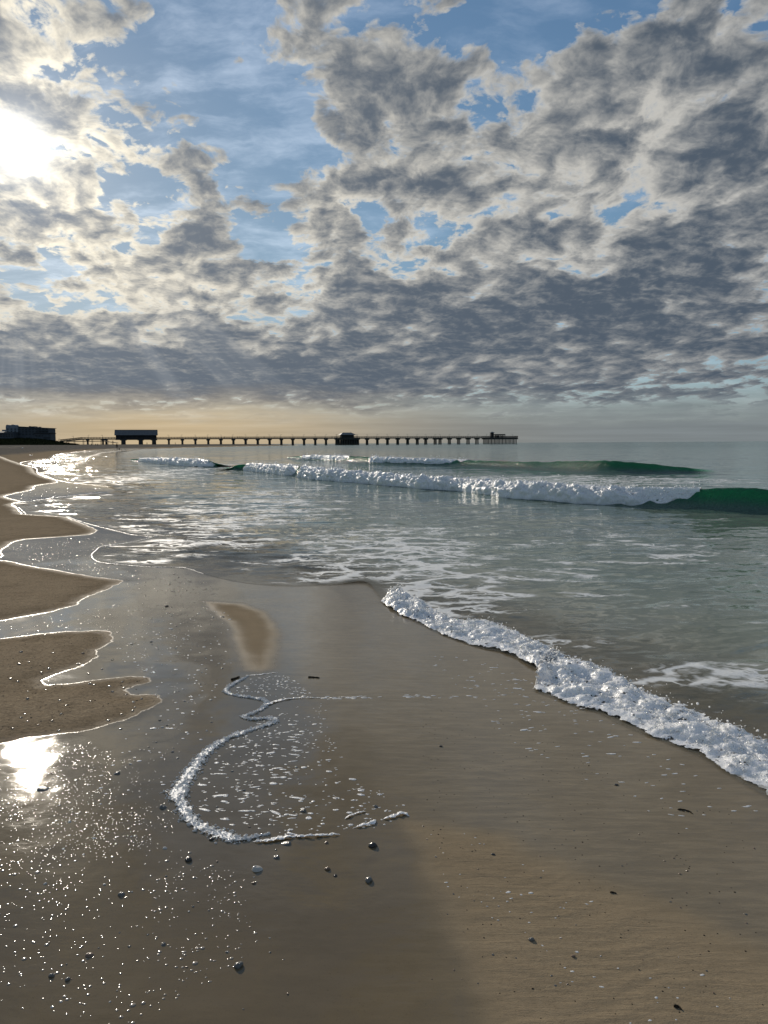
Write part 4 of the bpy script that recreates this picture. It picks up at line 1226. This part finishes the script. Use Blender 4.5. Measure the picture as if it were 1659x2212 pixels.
def on_sand(p, y):
    w = on_ground(np.array([p/1.8228]), np.array([y/1.8228]))[0]
    return w[0], w[1], float(sand_at(w[0], w[1])[0])
x, y, z = on_sand(461, 1769.5)
person((x, y, z-0.02), 24.5/3024*y, 'walk', R(160), "person in dark clothes walking barefoot along the water's edge below the pavilion")
x, y, z = on_sand(470, 1770)
bag = empty("beach_bag", (x, y, z)); tag(bag, "small dark bag on the sand at the walking person's feet", "bag")
part("bag_body", boxes_mesh([((0, 0, 0.15), (0.42, 0.22, 0.30))]), "cloth_dark", bag, 0.04)
part("handle", boxes_mesh([((-0.12, 0, 0.36), (0.03, 0.03, 0.14)), ((0.12, 0, 0.36), (0.03, 0.03, 0.14)), ((0, 0, 0.44), (0.27, 0.03, 0.03))]), "cloth_dark", bag)
def at_far(p, d):
    xx = px_line(p)*d; return xx, d, float(base_z(np.array([xx]), np.array([d]))[0])
for p, d, pose, lab in ((366, 400, 'sit', "leftmost person sitting on the sand below the pier approach"),
                        (383, 395, 'sit', "person sitting on the sand in the middle of a small group below the pier approach"),
                        (391, 392, 'sit', "rightmost person sitting on the sand below the pier approach"),
                        (428, 390, 'stand', "person standing on the sand between the boardwalk end and the walker"),
                        (584, 480, 'stand', "person standing at the waterline under the right half of the pavilion"),
                        (695, 560, 'stand', "person standing in the shallows right of the pavilion")):
    person(at_far(p, d), 1.72, pose, R(40), lab)
for p, lab in ((888, "person leaning on the pier rail left of the other anglers"), (938, "left one of four anglers standing close together on the pier"),
               (946, "second from left of four anglers standing close together on the pier"), (953, "third from left of four anglers standing close together on the pier"),
               (960, "right one of four anglers standing close together on the pier"), (1042, "angler alone on the pier midway to the hut"), (1084, "angler on the pier a little left of the hut, by a lamp post"),
               (1307, "angler on the pier just left of the hut"), (1440, "angler on the pier just right of the hut")):
    t = along(p); w = A0 + ax*t; n_ = Vector((-ax.y, ax.x))
    person((w.x - n_.x*3.2, w.y - n_.y*3.2, DECK), 1.75, 'stand', PIER_ANG + (0.3 if p % 2 else -0.5), lab)
# white litter or float lying on the dry sand
for p, y, s_, lab in ((88, 1765.5, 0.30, "white plastic tub lying on the trodden dry sand at the far left"), (121, 1795, 0.14, "smaller white cup on the edge of the smooth damp sand at the far left")):
    xx, yy, zz = on_sand(p, y)
    tub = empty("plastic_tub", (xx, yy, zz)); tag(tub, lab, "litter")
    part("body", tapered((0, 0, -0.02), (0, 0, s_*0.7), s_*0.75, s_, 14), "white_plastic", tub)
    part("rim", tapered((0, 0, s_*0.66), (0, 0, s_*0.78), s_*1.08, s_*1.08, 14), "white_plastic", tub)
# dark wrack lines on the upper beach
wr = np.random.default_rng(12)
def wrack(p0, p1, y, n, sz):
    V, F = [], []
    for i in range(n):
        p = wr.uniform(p0, p1); yy = y + wr.normal(0, 1.0) + 1.2*math.sin(p*0.05)
        x, yv, z = on_sand(p, yy); s_ = sz*wr.uniform(0.4, 1.2)
        b = len(V); a = wr.uniform(0, 3.1)
        for j in range(5):
            an = a + 2*math.pi*j/5; V.append((x+s_*2.2*math.cos(an), yv+s_*math.sin(an)*2.0, z-0.03))
        V.append((x, yv, z+s_*0.35))
        F += [(b+j, b+(j+1) % 5, b+5) for j in range(5)]
    o = part("wrack_line", (V, F), "wrack"); tag(o, kind="stuff")
wrack(-20, 180, 1750.5, 260, 0.6); wrack(60, 280, 1749, 160, 0.6); wrack(-20, 90, 1760, 60, 0.25)

# ------------------------------------------------------------------ bubbles, shells and pebbles on the near sand
new_mat("water_bubble")
finish(principled((0.26, 0.22, 0.17), 0.14, None, ior=1.45, spec=0.9))
def bubble_field(n, poly, rmin, rmax, seed, sq=0.30, bias=0.0, clump=1.0, tmpl=ICO2, mat="water_bubble"):
    r = np.random.default_rng(seed); W = pts(*poly); lo, hi = W.min(0), W.max(0)
    c = r.uniform(lo, hi, (n*8, 2)); c = c[inside(c[:, 0], c[:, 1], W)]
    d = fbm(c[:, 0]*3.0+3, c[:, 1]*3.0, octaves=3, seed=seed)*clump
    c = c[d + r.uniform(-0.5, 0.5, len(c)) > bias][:n]
    rad = rmin*(rmax/rmin)**r.beta(1.0, 3.0, len(c))
    z = np.maximum(sand_at(c[:, 0], c[:, 1]), -0.01)
    o = scatter("sand_bubbles", np.column_stack([c, z]), rad, mat, squash=sq, tmpl=tmpl)
    return tag(o, kind="stuff")
bubble_field(1300, [(0, 1640), (170, 1610), (330, 1640), (420, 1850), (560, 1900), (560, 2060), (300, 2212), (-200, 2260), (-200, 1650)], 0.0024, 0.0105, 21, sq=0.24, bias=-0.05, clump=1.4)
bubble_field(800, [(0, 1620), (200, 1600), (330, 1680), (330, 1830), (150, 1900), (-100, 1900)], 0.0022, 0.0085, 22, sq=0.22, bias=0.0, clump=1.6)
bubble_field(800, [(0, 1345), (120, 1325), (300, 1300), (480, 1300), (500, 1440), (380, 1640), (250, 1650), (350, 1520), (250, 1380), (0, 1378)], 0.003, 0.011, 23, sq=0.35)
bubble_field(700, [(10, 1180), (190, 1160), (280, 1170), (200, 1200), (260, 1230), (420, 1240), (500, 1290), (300, 1290), (260, 1250), (60, 1220)], 0.005, 0.018, 24, sq=0.35)
bubble_field(160, [(0, 1380), (230, 1365), (200, 1440), (90, 1475), (320, 1465), (340, 1510), (0, 1600)], 0.003, 0.009, 25, sq=0.4, mat="wrack")
bubble_field(120, [(100, 1050), (230, 1052), (230, 1062), (60, 1080), (20, 1074)], 0.012, 0.035, 26, sq=0.35)
bubble_field(260, [(900, 1500), (1600, 1740), (1659, 2212), (1060, 2212), (930, 1800)], 0.0018, 0.0050, 27, sq=0.5, bias=-0.2, mat="wrack", tmpl=ICO1)

def shell_mat(name, c0, c1, rough):
    new_mat(name)
    tcn = X.node('ShaderNodeTexCoord'); p = X(tcn.outputs['Object'])
    band = noise(stretch(p, 0.0, 30.0, 160.0, 30.0), 1.5, 3.0, 0.6)
    c = mixc(smooth(band, 0.35, 0.65), c0, c1)
    finish(principled(c, rough, bump(band, 0.001, 0.5), spec=0.6))
shell_mat("shell_grey", (0.10, 0.095, 0.085), (0.20, 0.19, 0.17), 0.16)
shell_mat("shell_pale", (0.45, 0.42, 0.37), (0.62, 0.59, 0.53), 0.12)
shell_mat("shell_brown", (0.16, 0.10, 0.065), (0.26, 0.18, 0.12), 0.22)
shell_mat("pebble_dark", (0.030, 0.028, 0.026), (0.060, 0.055, 0.050), 0.16)

def clam_mesh(name, mat, ribs=0.05, seed=0, point=0.35, nu=22, nv=11):
    """one valve of a clam lying hollow side down: pointed beak at one end, growth ribs, rounded lip"""
    V, F = [], []
    r = np.random.default_rng(seed); asym = r.uniform(0.8, 1.2)
    for i in range(nv+1):
        t = i/nv                                    # 0 at the beak, 1 at the lip
        for j in range(nu):
            a = 2*math.pi*j/nu
            rr = t**0.62
            x = rr*math.cos(a)*(1.0 - point*0.55*max(math.cos(a), 0)**2) ; y = rr*math.sin(a)*0.78*asym
            z = 0.58*(1-t**2.1)*(1 + 0.1*math.cos(a)) + ribs*0.5*math.sin(t*26)*(0.2+t)
            x += 0.24*(1-t)
            V.append((x, y, z))
    for i in range(nv):
        for j in range(nu):
            F.append((i*nu+j, (i+1)*nu+j, (i+1)*nu+(j+1) % nu, i*nu+(j+1) % nu))
    lip = len(V)
    for j in range(nu):
        a = 2*math.pi*j/nu; x, y, z = V[nv*nu+j]; V.append((x*0.92, y*0.92, -0.16))
    for j in range(nu): F.append((nv*nu+j, lip+j, lip+(j+1) % nu, nv*nu+(j+1) % nu))
    F.append(tuple(range(nu))[::-1])
    me = bpy.data.meshes.new(name); me.from_pydata(V, [], F); me.materials.append(M[mat])
    me.polygons.foreach_set("use_smooth", np.ones(len(me.polygons), bool)); me.update()
    return me
def pebble_mesh(name, mat, seed, sub=3):
    TV, TF = ico(sub)
    n = 1 + 0.20*gnoise(TV[:, 0]*1.3+seed, TV[:, 1]*1.3, TV[:, 2]*1.3, seed=seed) + 0.07*gnoise(TV[:, 0]*3+seed, TV[:, 1]*3, TV[:, 2]*3, seed=seed+1)
    Vp = TV*n[:, None]*np.array([1.0, 0.78, 0.52])
    me = bpy.data.meshes.new(name); me.from_pydata(Vp.tolist(), [], TF.tolist()); me.materials.append(M[mat])
    me.polygons.foreach_set("use_smooth", np.ones(len(me.polygons), bool)); me.update()
    return me
clams = {m: clam_mesh("clam_"+m, m, 0.04, i, 0.35) for i, m in enumerate(("shell_grey", "shell_pale", "shell_brown"))}
pebs = {(m, k): pebble_mesh("pebble_"+m, m, k*3+5) for m in ("pebble_dark", "shell_brown", "shell_grey") for k in range(3)}
def lay(kind, D, size_px, rz, label, me, flat=1.0, group=None, cat=None, sink=0.18):
    w = on_ground(np.array([float(D[0])]), np.array([float(D[1])]))[0]
    dist = math.sqrt(w[0]**2 + w[1]**2 + CAM_H**2); s = size_px/1659.0*dist/2*0.88
    z = float(sand_at(w[0], w[1])[0])
    o = bpy.data.objects.new(kind, me); COL.objects.link(o)
    o.location = (w[0], w[1], z + s*flat*(-0.06 if kind == "shell" else 0.16)); o.scale = (s, s, s*flat)
    o.rotation_euler = (R(rz % 7 - 3), R(rz % 5 - 2), R(rz))
    tag(o, label, cat or kind, group)
    return o
G, Pd = clams, pebs
BIG = [
    ("shell", (555, 1876), 28, 200, "largest glossy pale clam shell, below the foam loop on the wet sand", G["shell_pale"], 1.0),
    ("pebble", (805, 1826), 20, 20, "round dark pebble just below the right end of the foam loop", Pd[("pebble_dark", 0)], 1.2),
    ("pebble", (796, 1900), 20, 70, "round grey pebble below the dark one, beside the lighter sand strip", Pd[("shell_grey", 1)], 1.2),
    ("pebble", (407, 1857), 19, 110, "dark oval pebble left of the glossy pale shell", Pd[("pebble_dark", 2)], 1.0),
    ("shell", (597, 1850), 17, 30, "small dark shell between the foam loop and the glossy pale shell", G["shell_grey"], 0.9),
    ("shell", (352, 1744), 19, 160, "ridged grey shell touching the left side of the foam loop", G["shell_grey"], 1.0),
    ("shell", (253, 1672), 16, 40, "dark shell on the glistening wet sand left of the foam loop", G["shell_grey"], 0.9),
    ("pebble", (707, 1875), 13, 10, "small brown pebble right of the glossy pale shell", Pd[("shell_brown", 0)], 1.1),
    ("pebble", (724, 1889), 10, 60, "tiny flat dark pebble below the small brown pebble", Pd[("pebble_dark", 1)], 0.7),
    ("shell", (262, 1932), 18, 250, "grey shell with a bright wet edge in the lower left bubbles", G["shell_grey"], 1.0),
    ("pebble", (515, 2086), 20, 45, "lone wet pebble near the bottom, left of centre", Pd[("shell_grey", 2)], 1.25),
    ("shell", (353, 2039), 12, 80, "small dark shell up and left of the lone bottom pebble", G["shell_grey"], 0.9),
    ("shell", (655, 1750), 17, 0, "dark barnacled shell inside the foam loop near its lower edge", G["shell_grey"], 0.9),
    ("shell", (812, 1741), 13, 120, "small dark shell among foam flecks at the right of the pool", G["shell_grey"], 0.8),
    ("shell", (619, 1820), 26, 5, "long flat mussel-like shell under the lower edge of the foam loop", G["shell_grey"], 0.45),
    ("pebble", (457, 1813), 12, 33, "small dark pebble tucked under the lower left bend of the foam", Pd[("pebble_dark", 0)], 0.9),
    ("shell", (356, 1832), 12, 140, "small glinting shell left of the lower foam bend", G["shell_pale"], 0.8),
    ("shell", (92, 1705), 30, 170, "long shell shard catching the sun at the left edge", G["shell_grey"], 0.5),
    ("shell", (193, 2062), 20, 200, "pale shell at the head of a drainage streak, lower left", G["shell_brown"], 0.8),
    ("pebble", (111, 2107), 12, 10, "left one of two wet pebbles in the bottom left corner area", Pd[("shell_grey", 0)], 1.2),
    ("pebble", (146, 2115), 11, 50, "right one of two wet pebbles in the bottom left corner area", Pd[("shell_grey", 1)], 1.2),
    ("shell", (705, 1818), 12, 60, "small brown shell right of the flat mussel-like shell", G["shell_brown"], 0.9),
    ("pebble", (1148, 2029), 13, 15, "grey pebble on the lighter rippled sand strip at lower right", Pd[("shell_grey", 0)], 1.2),
    ("pebble", (548, 1906), 9, 15, "tiny reddish pebble just below the glossy pale shell", Pd[("shell_brown", 1)], 1.0),
    ("shell", (480, 1333), 12, 0, "dark flat shell at the head of the pale sand island", G["shell_grey"], 0.6),
    ("shell", (530, 1220), 10, 0, "dark shell at the edge of the backwash above the pale sand island", G["shell_grey"], 0.7),
    ("pebble", (360, 1310), 9, 0, "dark pebble on the wet channel left of the pale sand island", Pd[("pebble_dark", 1)], 0.9),
    ("pebble", (952, 1612), 8, 0, "tiny black pebble alone on the smooth backwash sand at centre right", Pd[("pebble_dark", 2)], 0.9),
    ("pebble", (1331, 1694), 10, 0, "small black pebble on the sand below the shore break", Pd[("pebble_dark", 0)], 0.7),
    ("pebble", (1065, 1845), 9, 0, "tiny dark pebble at the upper end of the rippled sand strip", Pd[("pebble_dark", 1)], 0.8),
    ("pebble", (1238, 2064), 9, 0, "tiny brown pebble in the middle of the rippled sand strip", Pd[("shell_brown", 2)], 0.9),
]
for kind, D, s, rz, lab, me, fl in BIG: lay(kind, D, s, rz, lab, me, fl)

# twigs and scraps of weed
def twig(D0, D1, thick, label, name="twig", cat="twig", bend=0.15, branches=1):
    a = on_ground(np.array([D0[0]]), np.array([D0[1]]))[0]; b = on_ground(np.array([D1[0]]), np.array([D1[1]]))[0]
    z = float(sand_at(*((a+b)/2))[0]); L = float(np.hypot(*(b-a)))
    V, F = [], []
    def tube(p, q, r0, r1, n=7, k=8, bow=0.0):
        b0 = len(V); p, q = np.array(p), np.array(q); dv = (q-p)/np.linalg.norm(q-p); sd_ = np.array([-dv[1], dv[0], 0])
        for i in range(k+1):
            t = i/k; c = p + (q-p)*t + sd_*math.sin(math.pi*t)*bow*L + np.array([0, 0, 0.15*thick*math.sin(t*9)])
            r_ = (r0+(r1-r0)*t)*(1+0.18*math.sin(i*2.3))
            for j in range(n):
                an = 2*math.pi*j/n; V.append(tuple(c + sd_*r_*math.cos(an) + np.array([0, 0, r_*math.sin(an)])))
        for i in range(k):
            for j in range(n): F.append((b0+i*n+j, b0+i*n+(j+1) % n, b0+(i+1)*n+(j+1) % n, b0+(i+1)*n+j))
        F.append(tuple(b0+j for j in range(n-1, -1, -1))); F.append(tuple(b0+k*n+j for j in range(n)))
    tube((*a, z+thick*0.7), (*b, z+thick*0.6), thick, thick*0.65, bow=bend)
    for i in range(branches):
        m = a + (b-a)*(0.3+0.3*i); dv = (b-a)/L; e = m + (dv*0.22 + np.array([-dv[1], dv[0]])*(0.16 if i % 2 else -0.16))*L
        tube((*m, z+thick*0.6), (*e, z+thick*0.4), thick*0.55, thick*0.3, k=4)
    o = part(name, (V, F), "wrack"); tag(o, label, cat)
    o.data.polygons.foreach_set("use_smooth", np.ones(len(o.data.polygons), bool))
twig((666, 1465), (690, 1466.5), 0.005, "short dark twig lying on the sand right of the pale sand island", bend=0.08)
twig((500, 1470), (517, 1464), 0.007, "short dark stick at the top end of the foam line", name="stick", cat="stick", bend=0.02, branches=0)
twig((1465, 1748), (1494, 1755), 0.003, "tangled dark seaweed scrap on the sand near the right edge", name="seaweed_scrap", cat="seaweed", bend=0.2, branches=3)
twig((1456, 2174), (1472, 2182), 0.0035, "dark curled seaweed scrap near the bottom right corner", name="seaweed_scrap", cat="seaweed", bend=0.3, branches=1)
twig((1318, 1927), (1332, 1930), 0.0025, "thin dark seaweed scrap at the right of the rippled sand strip", name="seaweed_scrap", cat="seaweed", bend=0.2, branches=2)
# many tiny bits nobody could tell apart
tb = np.random.default_rng(77)
REG = [((60, 1640), (650, 2180), 70, "shell", "tiny shell bit strewn among the bubbles on the lower left wet sand", ("shell_grey", "shell_brown", "shell_pale"), (4, 9), "shell bits on the lower left wet sand"),
       ((900, 1720), (1640, 2180), 45, "shell", "tiny dark shell bit strewn on the lower right sand", ("shell_grey", "shell_brown"), (3.5, 7), "shell bits on the lower right sand"),
       ((20, 1385), (320, 1580), 40, "shell", "tiny dark shell bit on the drained brown sand lobes at left", ("shell_grey", "shell_brown"), (6, 11), "shell bits on the drained sand lobes"),
       ((260, 1310), (480, 1640), 40, "shell", "tiny dark shell bit on the wet channel left of the foam line", ("shell_grey", "shell_pale"), (5, 9), "shell bits in the wet channel")]
for (x0, y0), (x1, y1), n, kind, lab, mats, (s0, s1), grp in REG:
    for i in range(n):
        m = mats[tb.integers(len(mats))]
        lay(kind, (tb.uniform(x0, x1), tb.uniform(y0, y1)), tb.uniform(s0, s1), float(tb.uniform(0, 360)), lab.replace('tiny dark', 'tiny').replace('tiny', 'tiny '+m[6:]), clams[m], float(tb.uniform(0.5, 1.0)), grp)
